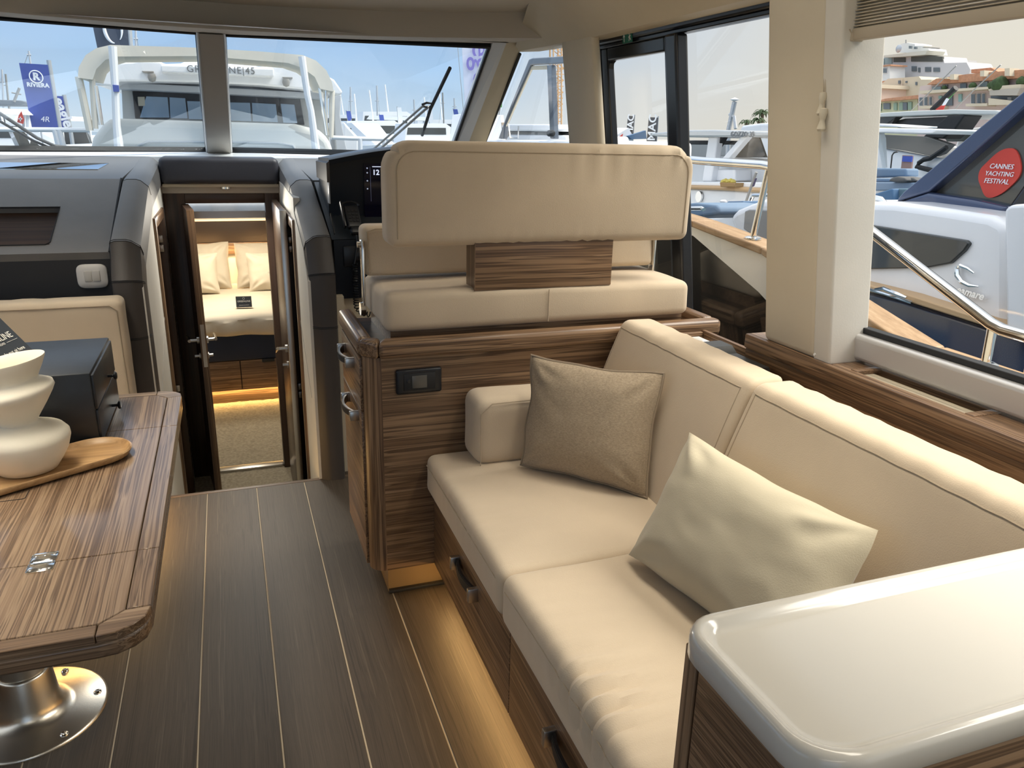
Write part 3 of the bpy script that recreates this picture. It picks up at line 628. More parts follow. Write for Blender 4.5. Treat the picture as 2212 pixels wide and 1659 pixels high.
# ------------------------------------------------------------------ wooden ledge under the window with air vent
lg = thing('window_ledge', 'walnut ledge under the side window with an air vent slot', 'ledge', (1.54, 1.0, .74))
VY0, VY1 = 1.18, 1.53
B().bbox(1.478, 1.50, -.4, 1.955, .885, .93, .005).o('front_lip', wy, lg)
B().box(1.50, 1.62, VY1, 1.955, .90, .9285).o('top_board', wood('walnut_ledge_top', 'Y', [(p, tuple(c*1.25 for c in q)) for p, q in WAL], 60, 1.5, rough=.3, coat=.3), lg)
B().box(1.50, 1.62, -.4, VY0, .90, .9285).o('top_board', MATS['walnut_ledge_top'], lg)
B().box(1.50, 1.515, VY0, VY1, .90, .9285).box(1.592, 1.62, VY0, VY1, .90, .9285).o('vent_frame', MATS['walnut_ledge_top'], lg)
B().box(1.515, 1.592, VY0, VY1, .86, .865).o('vent_well', blackm, lg)
for k in range(3):
    B().box(1.531+.019*k, 1.5325+.019*k, VY0, VY1, .900, .920).o('vent_fin', nickel, lg)
for ye in (VY0, VY1):
    B().bbox(1.512, 1.595, ye-.012, ye+.012, .92, .931, .002).o('vent_end', MATS['walnut_ledge_top'], lg)
B().bbox(1.486, 1.51, -.4, 1.955, .84, .884, .003).o('middle_band', wy, lg)
B().bbox(1.492, 1.52, -.4, 1.945, .60, .842, .003).o('lower_panel', wy, lg)
shf = thing('side_shelf', 'narrow walnut shelf trough behind the sofa back', 'shelf', (1.4, 1.5, .74))
B().box(1.315, 1.484, .74, 2.222, .80, .822).o('shelf_board', wy, shf)
B().bbox(1.498, 1.515, 1.96, 2.222, .78, .876, .004).o('side_lip', wy, shf)
B().bbox(1.315, 1.497, 2.205, 2.222, .78, .872, .004).o('end_lip', wx, shf)
ck = thing('cord_cleat', 'clear plastic cord cleat on the ledge beside the window post', 'cleat', (1.49, 1.655, .93))
B().tube([(1.500, 1.655, .930), (1.500, 1.655, .938)], .009, 12).o('base', mat('clear_plastic', (.8, .78, .74), .1), ck)
B().tube([(1.487, 1.655, .942), (1.5, 1.655, .940), (1.513, 1.655, .942)], .004, 8).o('horn', MATS['clear_plastic'], ck)
# ------------------------------------------------------------------ helm seat cabinet
hc = thing('helm_cabinet', 'walnut cabinet under the helm seat with two pull handles on its side', 'cabinet', (.95, 2.5, 0))
ZB = .12; YB = 2.25
B().box(.398, 1.56, YB, YB+.02, ZB, .85).o('back_panel', wx, hc)
cr = [(.398+.05*math.cos(a), YB+.05+.05*math.sin(a)) for a in [PI+PI/2*k/8 for k in range(9)]]
B().loft([[Vector((x, y, ZB)) for x, y in cr]+[Vector((.40, YB+.05, ZB))], [Vector((x, y, .85)) for x, y in cr]+[Vector((.40, YB+.05, .85))]]).o('corner_post', wz, hc)
B().box(.352, 1.56, YB+.05, 2.70, ZB, .845).o('carcass', wz, hc)
dw = B().bbox(.340, .353, 2.306, 2.695, .668, .838, .002).o('drawer', wy, hc)
dr2 = B().bbox(.340, .353, 2.306, 2.695, ZB+.005, .662, .002).o('cupboard_door', wy, hc)
def bow_handle(par, y0, y1, z, x, out=.032, hh=.026, sm=None):
    """bowed strap handle with a metal end, standing off towards -x"""
    n = 10; a = []
    for k in range(n+1):
        t = k/n; a.append((x-.006-out*math.sin(PI*min(1, t*1.0))**.7*1.0, y0+(y1-y0)*t))
    r0 = [Vector((px, py, z-hh/2)) for px, py in a]+[Vector((px+.007, py, z-hh/2)) for px, py in a[::-1]]
    r1 = [p+Vector((0, 0, hh)) for p in r0]
    h = B().loft([r0, r1]).o('handle', sm or nickel, par)
    r0b = [Vector((px-.0012, py, z-hh/2+.004)) for px, py in a[1:-1]]+[Vector((px+.001, py, z-hh/2+.004)) for px, py in a[1:-1][::-1]]
    B().loft([r0b, [p+Vector((0, 0, hh-.008)) for p in r0b]]).o('leather_inlay', blackm, h)
    B().bbox(x-.03, x+.002, y0-.004, y0+.012, z-hh*.62, z+hh*.62, .003).o('end_bracket', nickel, h)
    B().bbox(x-.03, x+.002, y1-.012, y1+.004, z-hh*.62, z+hh*.62, .003).o('end_bracket', nickel, h)
bow_handle(dw, 2.41, 2.60, .795, .341); bow_handle(dr2, 2.36, 2.56, .632, .341)
def beveled(b, name, m, par, w=.012, seg=3):
    ob = b.o(name, m, par); md = ob.modifiers.new('bevel', 'BEVEL'); md.width = w; md.segments = seg; md.limit_method = 'ANGLE'; return ob
beveled(B().prism([(.385, 2.228, .848), (1.585, 2.228, .848), (1.585, 2.283, .848), (.405, 2.283, .848)], (0, 0, .057)), 'rim_rail', wx, hc, .016)
beveled(B().prism([(.334, 2.288, .848), (.384, 2.302, .848), (.384, 2.72, .848), (.334, 2.72, .848)], (0, 0, .057)), 'rim_rail', wy, hc, .016)
beveled(B().prism([(.384, 2.2285, .8485), (.4045, 2.283, .8485), (.3835, 2.301, .8485), (.3345, 2.287, .8485)], (0, 0, .056)), 'rim_corner', wdx if False else wx, hc, .012)
beveled(B().prism([(1.54, 2.283, .848), (1.585, 2.283, .848), (1.585, 2.72, .848), (1.54, 2.72, .848)], (0, 0, .057)), 'rim_rail', wy, hc, .012)
B().box(.384, 1.54, 2.283, 2.70, .84, .872).o('top_board', wdx, hc)
B().box(.44, 1.47, 2.31, 2.66, .872, .916).o('seat_plinth', wx, hc)
B().box(.41, 1.56, YB+.06, 2.66, 0, ZB).o('toe_kick', mat('kick_brass', (.42, .30, .16), .35, metal=.6), hc)
B().bbox(.41, .62, YB+.045, YB+.062, 0, .012, .002).o('kick_seal', blackm, hc)
tp = thing('control_panel', 'black touch control panel set in the back of the helm cabinet', 'control panel', (.512, YB, .73))
B().rbox(.440, .584, YB-.013, YB+.004, .730, .810, .008, .03).o('bezel', blackp, tp)
B().bbox(.463, .562, YB-.0165, YB-.01, .743, .797, .002).o('inner_frame', blackm, tp)
B().bbox(.488, .535, YB-.0185, YB-.014, .750, .790, .001).o('screen', mat('panel_lcd', (.10, .095, .085), .25), tp)
B().bbox(.472, .482, YB-.018, YB-.014, .768, .780, .001).o('button', greyd if False else blackp, tp)
# ------------------------------------------------------------------ helm seat
hs = thing('captain_bench', 'beige suede helm bench with tall backrest on a walnut bracket', 'seat', (.95, 2.45, .915))
def wr_seat(p):
    z = p.z
    if z > 1.0: z += .006*math.sin((p.x-.42)/1.055*PI)-.003*nz(p, 9)
    return Vector((p.x+.003*nz(p, 7, 3), p.y+.003*nz(p, 8, 5), z))
sc_ = B().rbox(.418, 1.478, 2.278, 2.665, .916, 1.036, .028, .035, wr_seat).o('seat_cushion', suede, hs)
B().tube([(.95, 2.2765, .925), (.95, 2.2765, 1.03)], .0016, 5).o('seam', suede_seam, sc_)
def wr_back(p):
    # puckers below the top welt and above the lower edge
    u = (p.x-.43)/1.02; k = max(0, (p.z-1.34)/.14); k2 = max(0, (1.24-p.z)/.08)
    a = .0095*math.sin(p.x*95+3*nz(p, 4))*(.4+nz(p, 5, 2))*k + .007*math.sin(p.x*120+4*nz(p, 5, 4))*(.4+nz(p, 6, 1))*k2
    puff = .012*math.sin(PI*min(1, max(0, u)))*math.sin(PI*min(1, max(0, (p.z-1.17)/.3)))
    y = p.y
    if p.y < 2.34: y -= puff-.9*a
    x = p.x; z = p.z
    # large rounded upper corners
    for xe, s in ((.435, 1), (1.452, -1)):
        R_ = .085; dx_, dz_ = R_-(x-xe)*s, R_-(1.478-z)
        if dx_ > 0 and dz_ > 0:
            ln = math.hypot(dx_, dz_); mx_ = max(dx_, dz_)
            if ln > 1e-6: x += s*(dx_-dx_*mx_/ln); z -= dz_-dz_*mx_/ln
    return Vector((x, y-.015*(p.z-1.17), z))
bk = B().rbox(.435, 1.452, 2.275, 2.40, 1.174, 1.478, .03, .018, wr_back).o('backrest', suede, hs)
pp_ = [(.463, 1.20+.248*k/14) for k in range(14)]+[(.463+.961*k/60, 1.449) for k in range(61)]+[(1.424, 1.448-.248*k/14) for k in range(1, 15)]
B().tube([wr_back(Vector((x, 2.2755, z)))-Vector((0, .0008, 0)) for x, z in pp_], .0020, 5).o('piping', suede_seam, bk)
brk = B().bbox(.702, 1.173, 2.283, 2.372, 1.034, 1.22, .003).o('bracket', wx, hs)
B().box(.7015, .7035, 2.281, 2.374, 1.034, 1.22).o('edge_line', wz, brk)
def wr_b2(p): return Vector((p.x, p.y+.004*nz(p, 9, 4)+(p.z-1.05)*.12, p.z))
b2 = B().rbox(.398, 1.455, 2.50, 2.60, 1.052, 1.212, .022, .04, wr_b2).o('front_backrest', suede, hs)
B().tube([(.412, 2.499, 1.062), (.412, 2.513, 1.195), (.44, 2.516, 1.203), (1.42, 2.516, 1.203)], .002, 5).o('piping', suede_seam, b2)
for xa in (.402, 1.462):
    B().bbox(xa-.012, xa-.002, 2.50, 2.535, .93, 1.17, .004).o('hinge_arm', steel, hs)
    B().lathe([(.0, -.004), (.022, -.004), (.022, .012), (0, .012)], (xa-.016, 2.517, .945), 16, 'X').o('pivot', steel, hs)
    B().lathe([(.0, -.004), (.010, -.004), (.010, .006), (0, .006)], (xa-.018, 2.517, 1.155), 12, 'X').o('bolt', nickel, hs)
# ------------------------------------------------------------------ sofa
so = thing('sofa', 'beige suede two seat sofa along the starboard side on a walnut base', 'sofa', (.9, 1.5, 0))
for y0, y1 in ((.735, 1.495), (1.50, 2.248)):
    dpn = B().bbox(.556, .575, y0, y1, .118, .398, .002).o('drawer_front', wy, so)
    hy0 = 1.76 if y0 > 1 else 1.03
    bow_handle(dpn, hy0, hy0+.185, .300, .557, .018, .034, blackf)
B().box(.575, 1.3, .735, 2.248, .118, .392).o('base', wy, so)
B().box(.64, 1.3, .74, 2.248, 0, .118).o('toe_kick', wy, so)
ls = B().box(.585, .612, .76, 2.22, .111, .1175).o('led_strip', warm_led, so)
area('led_glow', so, (.598, 1.5, .108), .02, 1.45, 2.6, (1.0, .60, .22), (-.8, 0, -1))
def seat_fn(y0, y1, seed, puff):
    def f(p):
        u = (p.x-.53)/.6; v = (p.y-y0)/(y1-y0)
        z = p.z; x = p.x
        if z > .47: z += puff*math.sin(PI*min(1, max(0, v)))*math.sin(PI*min(1, max(0, u*.8+.15)))
        front = max(0, 1-abs(p.x-.56)/.16)*(1 if z > .44 else .4)
        k = .0042 if seed > 1 else .0016
        w = k*math.sin(p.y*118+5*nz((p.y*3, seed, 0), 1)+p.x*20)*(.4+1.1*max(0, nz((p.y*5, 0, seed), 1)+.15))*2*(math.exp(-((p.y-1.02)/.26)**2) if seed > 1 else 1)
        z += w*front*(z > .46)
        if seed > 1: z += .004*math.sin(p.y*24+p.x*9+4*nz(p, 2.2, 8))*max(0, min(1, (u-.2)*2))*(z > .46)
        x += .003*nz(p, 4, seed)*(1 if p.z > .44 else .2)+(-w*.6 if p.x < .56 and p.z > .455 else 0)
        return Vector((x, p.y, z))
    return f
c1 = B().rbox(.528, 1.13, 1.498, 2.245, .394, .524, .028, .020, seat_fn(1.498, 2.245, .5, .014)).o('seat_cushion', suede, so)
c2 = B().rbox(.526, 1.13, .735, 1.497, .394, .530, .032, .012, seat_fn(.735, 1.497, 2.5, .022)).o('seat_cushion', suede, so)
B().tube([(.5272, 1.53, .494), (.5272, 2.22, .494)], .0016, 5).o('piping', suede_seam, c1)
B().tube([seat_fn(.735, 1.497, 2.5, .022)(Vector((.5255, .78+.68*k/40, .4965))) for k in range(41)], .0015, 5).o('piping', suede_seam, c2)
def back_fn(seed):
    def f(p):
        z = p.z; x = p.x
        w = .0035*math.sin(p.y*70+4*nz(p, 4, seed))*(.3+max(0, nz(p, 5, seed)))
        top = max(0, (z-.88)/.06)
        z2 = z+w*top
        x2 = x+.325*(z-.52)-.012*math.sin(PI*min(1, max(0, (z-.5)/.43)))*(1 if x < 1.1 else 0)
        return Vector((x2+.003*nz(p, 5, seed), p.y, z2))
    return f
b1 = B().rbox(1.055, 1.168, 1.523, 2.224, .48, .932, .024, .022, back_fn(1)).o('back_cushion', suede, so)
bb = B().rbox(1.055, 1.168, .72, 1.517, .48, .932, .024, .022, back_fn(3)).o('back_cushion', suede, so)
for b_, y0, y1 in ((b1, 1.535, 2.214), (bb, .73, 1.505)):
    f_ = back_fn(1 if b_ is b1 else 3); y0 += .014; y1 -= .014
    pp_ = [(y0, .52+.38*k/10) for k in range(10)]+[(y0+(y1-y0)*k/40, .9075) for k in range(41)]+[(y1, .90-.38*k/10) for k in range(1, 11)]
    B().tube([f_(Vector((1.055, y, z)))-Vector((.0006, 0, 0)) for y, z in pp_], .0014, 5).o('piping', suede_seam, b_)
def arm_fn(p): return Vector((p.x+.003*nz(p, 8), p.y+.004*nz(p, 7, 2), p.z+.004*nz(p, 9, 1)))
ar = B().rbox(.650, 1.10, 2.085, 2.243, .522, .742, .042, .025, arm_fn).o('armrest', suede, so)
B().tube([(.664, 2.086, .53), (.664, 2.086, .70), (.70, 2.087, .728), (1.05, 2.087, .73)], .0018, 5).o('piping', suede_seam, ar)
# ------------------------------------------------------------------ scatter cushions
def pillow(name, label, bl, br, tr, tl, th, m, pipe=None, wr=.006, seed=0, pinch=.07, grp='scatter cushions on the sofa', dip=0):
    bl, br, tr, tl = [Vector(v) for v in (bl, br, tr, tl)]
    n = ((br-bl).cross(tl-bl)+(tr-tl).cross(tr-br)).normalized()
    c = (bl+br+tr+tl)/4
    t = thing(name, label, 'cushion', (c.x, c.y, min(bl.z, br.z)), grp)
    def S(u, v, side):
        a, b = u*2-1, v*2-1
        pu = a*(1-pinch*(1-b*b)); pv = b*(1-pinch*(1-a*a))
        uu, vv = (pu+1)/2, (pv+1)/2
        ed_ = max(abs(a), abs(b))**6
        uu += .022*nz((b*1.7, seed, a), 1.1)*ed_; vv += .022*nz((a*1.7, seed+4, b), 1.1)*ed_
        p = bl*(1-uu)*(1-vv)+br*uu*(1-vv)+tr*uu*vv+tl*(1-uu)*vv
        prof = (max(0, 1-a**4)*max(0, 1-b**4))**.62*(1-.25*(a*a+b*b)*.5)
        # creases radiating from the corners
        cz = 0
        for ca, cb in ((-1, -1), (1, -1), (1, 1), (-1, 1)):
            d = math.hypot(a-ca, b-cb); an = math.atan2(b-cb, a-ca)
            cz += math.sin(an*9+seed*3+ca+2*cb+2*nz((a, b, seed), 1.3))*math.exp(-((d-.35)/.28)**2)
        w = wr*(cz*.95+.55*nz((a*2, b*2, seed), 1.3)+.25*nz((a*4.5, b*4.5, seed+3), 1.2))*min(1, prof*1.6)
        q = p+n*(side*th*.5*prof+w)
        return q-Vector((0, 0, dip*math.exp(-((b-1)**2)*6-(a*a)*4)))
    N = 44
    B().grid(lambda u, v: S(u, v, 1), N, N).grid(lambda u, v: S(1-u, v, -1), N, N).o('cover', m, t, smooth=60)
    if pipe:
        e = [S(k/24, 0, 0) for k in range(24)]+[S(1, k/24, 0) for k in range(24)]+[S(1-k/24, 1, 0) for k in range(24)]+[S(0, 1-k/24, 0) for k in range(24)]
        B().tube(e, .0045, 7, closed=True).o('piping', pipe, t)
    return t
pillow('scatter_cushion', 'taupe linen square cushion with piped edge leaning in the sofa corner', (.775, 2.03, .545), (1.045, 1.735, .535), (1.125, 1.83, .862), (.815, 2.075, .878), .15, linen, linen_pipe, .0055, 1, .06, dip=.0)
pillow('scatter_cushion', 'plain sand coloured oblong cushion leaning on the sofa back behind the counter', (.830, 1.440, .552), (.90, .84, .56), (1.075, .972, .822), (1.025, 1.525, .812), .16, cotton, None, .0065, 5, .075)
# ------------------------------------------------------------------ galley counter
gc = thing('galley_cabinet', 'walnut galley cabinet with framed side panel under the white counter', 'cabinet', (.9, .58, 0))
B().box(.515, 1.45, .475, .712, 0, .885).o('carcass', wy, gc)
B().bbox(.506, .517, .690, .716, 0, .886, .002).o('edge_strip', wz, gc)
B().bbox(.507, .518, .505, .686, .02, .872, .003).o('side_panel', wood('walnut_panel_diag', 'Y', WAL, 46, 2.0, seed=5), gc)
B().bbox(.507, .518, .505, .690, .874, .886, .002).o('edge_strip', wdz, gc)
B().bbox(.53, 1.45, .462, .477, .02, .88, .003).o('front_panel', wx, gc)
def ctr_outline(i, z):
    x0, y1, y0 = .487+i, .722-i, .455+i
    pts = []
    r = max(.012, .055-i)
    for k in range(7):
        a = PI/2+PI/2*k/6; pts.append(Vector((x0+r+r*math.cos(a), y1-r+r*math.sin(a), z)))
    r2 = max(.02, .075-i*.6)
    for k in range(9):
        a = PI+PI/2*k/8; pts.append(Vector((x0+r2*.9+r2*.9*math.cos(a), y0+r2*.75+r2*.75*math.sin(a), z)))
    pts += [Vector((1.5, y0, z)), Vector((1.5, y1, z))]
    return pts
ct = thing('countertop', 'glossy white countertop with raised rounded rim in the foreground', 'countertop', (.9, .58, .885))
B().loft([ctr_outline(.004, .886), ctr_outline(0, .890), ctr_outline(0, .914), ctr_outline(.003, .920), ctr_outline(.008, .9235), ctr_outline(.013, .9235), ctr_outline(.018, .921), ctr_outline(.023, .914), ctr_outline(.030, .9095), ctr_outline(.036, .909)]).o('slab', corian, ct, smooth=60)
# ------------------------------------------------------------------ dining table
ZT = .69
dt = thing('dining_table', 'folding walnut table on a round aluminium pedestal', 'table', (-.6, 2.0, 0))
XL_, XR_ = -1.02, -.187
def tile(poly, m, z0=.674, z1=ZT): return beveled(B().prism([(x, y, z0) for x, y in poly], (0, 0, z1-z0)), 'top_panel', m, dt, .0015, 1)
g = .0009
tile([(XL_, 1.548+g), (-.228-g, 1.548+g), (-.228-g, 2.268-g), (XL_, 2.268-g)], wt)
tile([(-.228+g, 1.548+g), (XR_, 1.548+g), (XR_, 2.268-g), (-.228+g, 2.268-g)], wt)
tile([(XL_, 1.300+g), (-.268, 1.300+g), (-.228-g, 1.334), (-.228-g, 1.548-g), (XL_, 1.548-g)], wt)
tile([(-.228+g, 1.335+g), (XR_, 1.335+g), (XR_, 1.548-g), (-.228+g, 1.548-g)], wt)
tile([(XL_, 1.265), (-.268-g, 1.265), (-.268-g, 1.300-g), (XL_, 1.300-g)], wtx)
tile([(-.268+g, 1.265), (-.238, 1.268), (-.212, 1.282), (-.194, 1.303), (XR_, 1.335-g), (-.228, 1.334-g), (-.268+g, 1.300-g)], wtx)
tile([(XL_, 2.268+g), (-.228-g, 2.268+g), (-.228-g, 2.53), (-.262, 2.566), (XL_, 2.566)], wt)
tile([(-.228+g, 2.268+g), (XR_, 2.268+g), (XR_, 2.54), (-.228+g, 2.53)], wt)
tile([(XL_, 2.566+g), (-.262-g, 2.566+g), (-.262-g, 2.605), (XL_, 2.605)], wtx)
tile([(-.228+g, 2.53+g), (XR_, 2.541), (-.192, 2.570), (-.212, 2.592), (-.240, 2.604), (-.262+g, 2.605), (-.262+g, 2.566+g)], wtx)
outl = [(XL_, 1.2655), (-.268, 1.2655), (-.238, 1.2685), (-.212, 1.2825), (-.1945, 1.3035), (-.1875, 1.335), (-.1875, 2.541), (-.1925, 2.570), (-.2125, 2.5915), (-.240, 2.6035), (-.262, 2.6045), (XL_, 2.6045)]
beveled(B().prism([(x, y, .643) for x, y in outl], (0, 0, .031)), 'edge_band', wtx, dt, .006, 2)
B().box(-.95, -.28, 1.35, 2.5, .615, .643).o('underframe', wdx, dt)
hg = B().bbox(-.418, -.372, 1.5485, 1.585, .689, .6925, .004, 2).bbox(-.418, -.372, 1.511, 1.5475, .689, .6925, .004, 2).tube([(-.41, 1.548, .6915), (-.378, 1.548, .6915)], .0028, 8).o('hinge', steel, dt)
for sx in (-.411, -.395, -.379):
    for sy in (1.521, 1.575):
        screw_bm((sx, sy, .6922), .0035, .0012, 8).o('screw', nickel, hg)
B().tube([(-.62, 1.865, ZT+.0002), (-.492, 1.868, ZT+.0002), (-.488, 1.872, ZT+.0002), (-.488, 1.915, ZT+.0002)], .0011, 4).o('hatch_seam', stitch, dt)
cx_, cy_ = -.608, 2.028
fl_ = B().lathe([(.186, 0), (.186, .004), (.180, .008), (.11, .013), (.088, .022), (.078, .035), (.074, .055), (.066, .135), (.064, .140), (.060, .142)], (cx_, cy_, 0), 56).o('base_flange', alu, dt, smooth=60)
B().tube([(cx_, cy_, .13), (cx_, cy_, .62)], .058, 40).o('column', alu, dt)
B().tube([(cx_, cy_, .60), (cx_, cy_, .616)], .10, 32).o('top_plate', alu, dt)
for k in range(6):
    a = .15+k*PI/3; screw_bm((cx_+.160*math.cos(a), cy_+.160*math.sin(a), .0085), .010, .005, 12).o('screw', steel, fl_)
# ------------------------------------------------------------------ things on the table
ta = math.radians(31)
TM = Matrix.Translation((-.515, 1.995, ZT+.001)) @ Matrix.Rotation(ta, 4, 'Z')
def stad(L, r, z, n=14):
    return [Vector((L+r*math.cos(a), r*math.sin(a), z)) for a in [-PI/2+PI*k/n for k in range(n+1)]]+[Vector((-L+r*math.cos(a), r*math.sin(a), z)) for a in [PI/2+PI*k/n for k in range(n+1)]]
B().loft([stad(.165, .070, 0), stad(.168, .080, .006), stad(.17, .085, .019), stad(.169, .083, .022), stad(.168, .080, .021), stad(.166, .074, .011), stad(.16, .065, .0085)]).move(TM).o('serving_tray', wtray, None, 60, 'oval acacia wood tray under the white vase', 'tray')
B().lathe([(.045, 0), (.046, .003), (.044, .006)], (-.600, 1.845, ZT), 28).o('coaster', blackm, None, 35, 'black round coaster beside the wooden tray', 'coaster')
vx, vy, vz = -.503, 2.025, ZT+.0095
vp = [(.0, 0, 0), (.050, 0, 0), (.064, .004, 0), (.078, .025, 0), (.092, .050, .0), (.100, .078, 0), (.099, .090, 0), (.090, .102, -.001), (.070, .110, -.002), (.050, .116, -.003), (.041, .121, -.004), (.042, .127, -.005), (.052, .140, -.006), (.068, .163, -.006), (.083, .186, -.006), (.089, .198, -.006), (.086, .207, -.006), (.072, .214, -.006), (.060, .219, -.005), (.056, .224, -.004), (.058, .232, -.003), (.065, .250, -.001), (.072, .272, .001), (.0715, .276, .001), (.067, .273, .001), (.060, .252, .0), (.052, .23, -.002), (.030, .215, -.004), (0.0, .21, -.004)]
rings = []
for r, h, dx in vp:
    tilt = .16*max(0, min(1, (h-.10)/.12))
    rings.append([Vector((vx+dx-.005+r*math.cos(a), vy+r*math.sin(a), vz+h+tilt*r*math.cos(a)*(1 if h > .13 else .4))) for a in [2*PI*k/56 for k in range(56)]])
B().loft(rings, True, False).o('vase', ceramic, None, 70, 'matt white ceramic vase of three stacked tilted bulges', 'vase')
bx = thing('jewellery_box', 'black wooden box with two small drawers on the table', 'box', (-.57, 2.36, ZT))
BX0, BX1, BY0, BY1, BZ = -.775, -.366, 2.171, 2.556, .889
B().bbox(BX0, BX1-.006, BY0, BY1, ZT, BZ, .004).o('body', boxblk, bx)
for z0, z1, kz in ((ZT+.004, .784, .722), (.788, BZ-.008, .812)):
    d_ = B().bbox(BX1-.008, BX1, BY0+.008, BY1-.008, z0, z1, .0015).o('drawer', boxblk, bx)
    B().lathe([(.004, -.002), (.004, .014), (.011, .017), (.012, .021), (.009, .024)], (BX1, 2.40, kz), 14, 'X').o('knob', blackp, d_)
# tent card on the box
sg = thing('tent_card', 'black tent card asking not to sit, standing on the black box', 'sign', (-.61, 2.40, BZ))
A0 = Vector((-.553, 2.452, BZ)); A1 = Vector((-.597, 2.312, BZ))      # right and left foot of the front sheet
ux = (A0-A1).normalized(); A1 = A1-ux*.03; lean = Vector((-.62, .20, .80)).normalized()
tn = ux.cross(lean).normalized(); tn = tn if tn.x > 0 else -tn
hgt = .125
B().hexa([A1, A0, A0-tn*.0015, A1-tn*.0015, A1+lean*hgt, A0+lean*hgt, A0+lean*hgt-tn*.0015, A1+lean*hgt-tn*.0015]).o('front_sheet', cardm, sg)
bk0, bk1 = A0-Vector((.15, -.05, 0)), A1-Vector((.15, -.05, 0))
B().hexa([bk1, bk0, bk0-tn*.0015, bk1-tn*.0015, A1+lean*hgt, A0+lean*hgt, A0+lean*hgt-tn*.0015, A1+lean*hgt-tn*.0015]).o('back_sheet', cardm, sg)
M0 = frame((A0+A1)/2+lean*.066+tn*.001, ux, lean)
B().text('GREENLINE', .027, M0).o('print', inkw, sg, 0, fixn=False)
B().text('YACHTS', .009, frame((A0+A1)/2+lean*.049+tn*.001, ux, lean)).o('print', inkw, sg, 0, fixn=False)
B().text('please do not sit here', .0155, frame((A0+A1)/2+lean*.019+tn*.001, ux, lean)).o('print', inkw, sg, 0, fixn=False)
for s_ in (-1, 1):
    c_ = (A0+A1)/2+lean*.049+tn*.001+ux*s_*.05
    B().hexa([c_-ux*.025-lean*.0004, c_+ux*.025-lean*.0004, c_+ux*.025-lean*.0004+tn*.0003, c_-ux*.025-lean*.0004+tn*.0003, c_-ux*.025+lean*.0004, c_+ux*.025+lean*.0004, c_+ux*.025+lean*.0004+tn*.0003, c_-ux*.025+lean*.0004+tn*.0003]).o('print_rule', inkw, sg, 0)
c_ = (A0+A1)/2+lean*.100+tn*.001
B().tube([c_+ux*(.013*math.cos(a))+lean*(.015*math.sin(a)) for a in [PI*.62+2*PI*.88*k/20 for k in range(21)]], .0011, 5).o('emblem', inkw, sg)
# ------------------------------------------------------------------ settee on the left
st = thing('settee', 'beige suede settee behind the table with a straight back cushion', 'settee', (-1.2, 3.0, 0))
def st_fn(p): return Vector((p.x+.003*nz(p, 8), p.y+.003*nz(p, 6, 2), p.z+.003*math.sin(p.x*50)*nz(p, 5)))
sb = B().rbox(-1.95, -.398, 3.14, 3.26, .46, .888, .026, .035, st_fn).o('back_cushion', suede, st)
B().tube([(-1.93, 3.139, .868), (-.44, 3.139, .868), (-.418, 3.139, .85), (-.415, 3.139, .47)], .002, 5).o('piping', suede_seam, sb)
B().rbox(-1.95, -.43, 2.66, 3.14, .37, .47, .03, .06, st_fn).o('seat_cushion', suede, st)
B().box(-1.95, -.46, 2.70, 3.37, .10, .37).o('base', wx, st)
B().box(-1.95, -.52, 2.76, 3.37, 0, .10).o('toe_kick', wx, st)
B().box(-.50, -.485, 2.72, 3.3, .092, .0995).box(-1.9, -.5, 2.72, 2.735, .092, .0995).o('led_strip', warm_led, st)
area('led_glow', st, (-.475, 3.0, .088), .02, .55, 4, (1.0, .60, .22), (.9, 0, -1))
area('led_glow', st, (-1.1, 2.72, .088), 1.2, .02, 4.0, (1.0, .58, .20), (0, -.35, -1))
sp_ = thing('settee', 'beige suede settee along the port side left of the table', 'settee', (-1.7, 1.8, 0))
B().rbox(-1.92, -1.35, .9, 2.62, .37, .47, .03, .08, st_fn).o('seat_cushion', suede, sp_)
B().rbox(-2.04, -1.92, .9, 2.62, .46, .888, .026, .06, st_fn).o('back_cushion', suede, sp_)
B().box(-2.0, -1.38, .92, 2.62, 0, .37).o('base', wy, sp_)
# ------------------------------------------------------------------ bed
bd = thing('double_bed', 'double bed with a loose cream sheet on a navy base with walnut drawers', 'bed', (0, 6.9, FZ))
def bed_fn(p):
    w = .010*nz(p, 3.5, 1)+.006*nz((p.x*3, p.y*11, p.z*2), 1, 6)
    fr_ = max(0, (6.35-p.y)/.2)
    z = p.z+w*(p.z > .0)
    y = p.y
    if p.y < 6.3: y += .018*math.sin(p.x*16+3*nz(p, 2))*min(1, fr_)*(1 if p.z < .1 else .3); z += (.02*nz((p.x*2, 0, 0), 1.5, 2) if p.z < .02 else 0)
    return Vector((p.x, y, z))
B().rbox(-.95, .95, 6.14, 7.60, -.03, .135, .06, .045, bed_fn).o('mattress', sheet, bd)
B().bbox(-.95, .95, 6.19, 7.55, -.225, -.02, .01).o('base', navyfab, bd)
for x0_, x1_ in ((-.95, -.012), (-.006, .95)):
    d_ = B().bbox(x0_, x1_, 6.20, 6.24, -.46, -.23, .003).o('drawer', wx, bd)
    if x0_ > -.1: B().bbox(.155, .25, 6.18, 6.20, -.25, -.225, .004).o('pull', blackm, d_)
B().bbox(-.95, .95, 6.225, 6.25, FZ, -.465, .003).o('plinth', wx, bd)
B().box(-.95, .95, 6.245, 7.55, FZ, -.225).o('carcass', wdx, bd)
area('led_glow', bd, (0, 6.21, -.47), 1.6, .02, 5, (1.0, .62, .22), (0, -.3, -1))
area('headboard_glow', bd, (0, 7.5, .50), 1.4, .03, 7, (1.0, .70, .36), (0, -.15, -1))
cl2 = thing('fill_light', 'added fill light in the forward cabin ceiling over the bed', 'light', (0, 6.7, .98))  # unseen lamp, added to lift the dark bed and carpet
B().lathe([(.05, .02), (.05, 0), (.04, -.004)], (0, 6.7, .985), 20).o('bezel', steel, cl2)
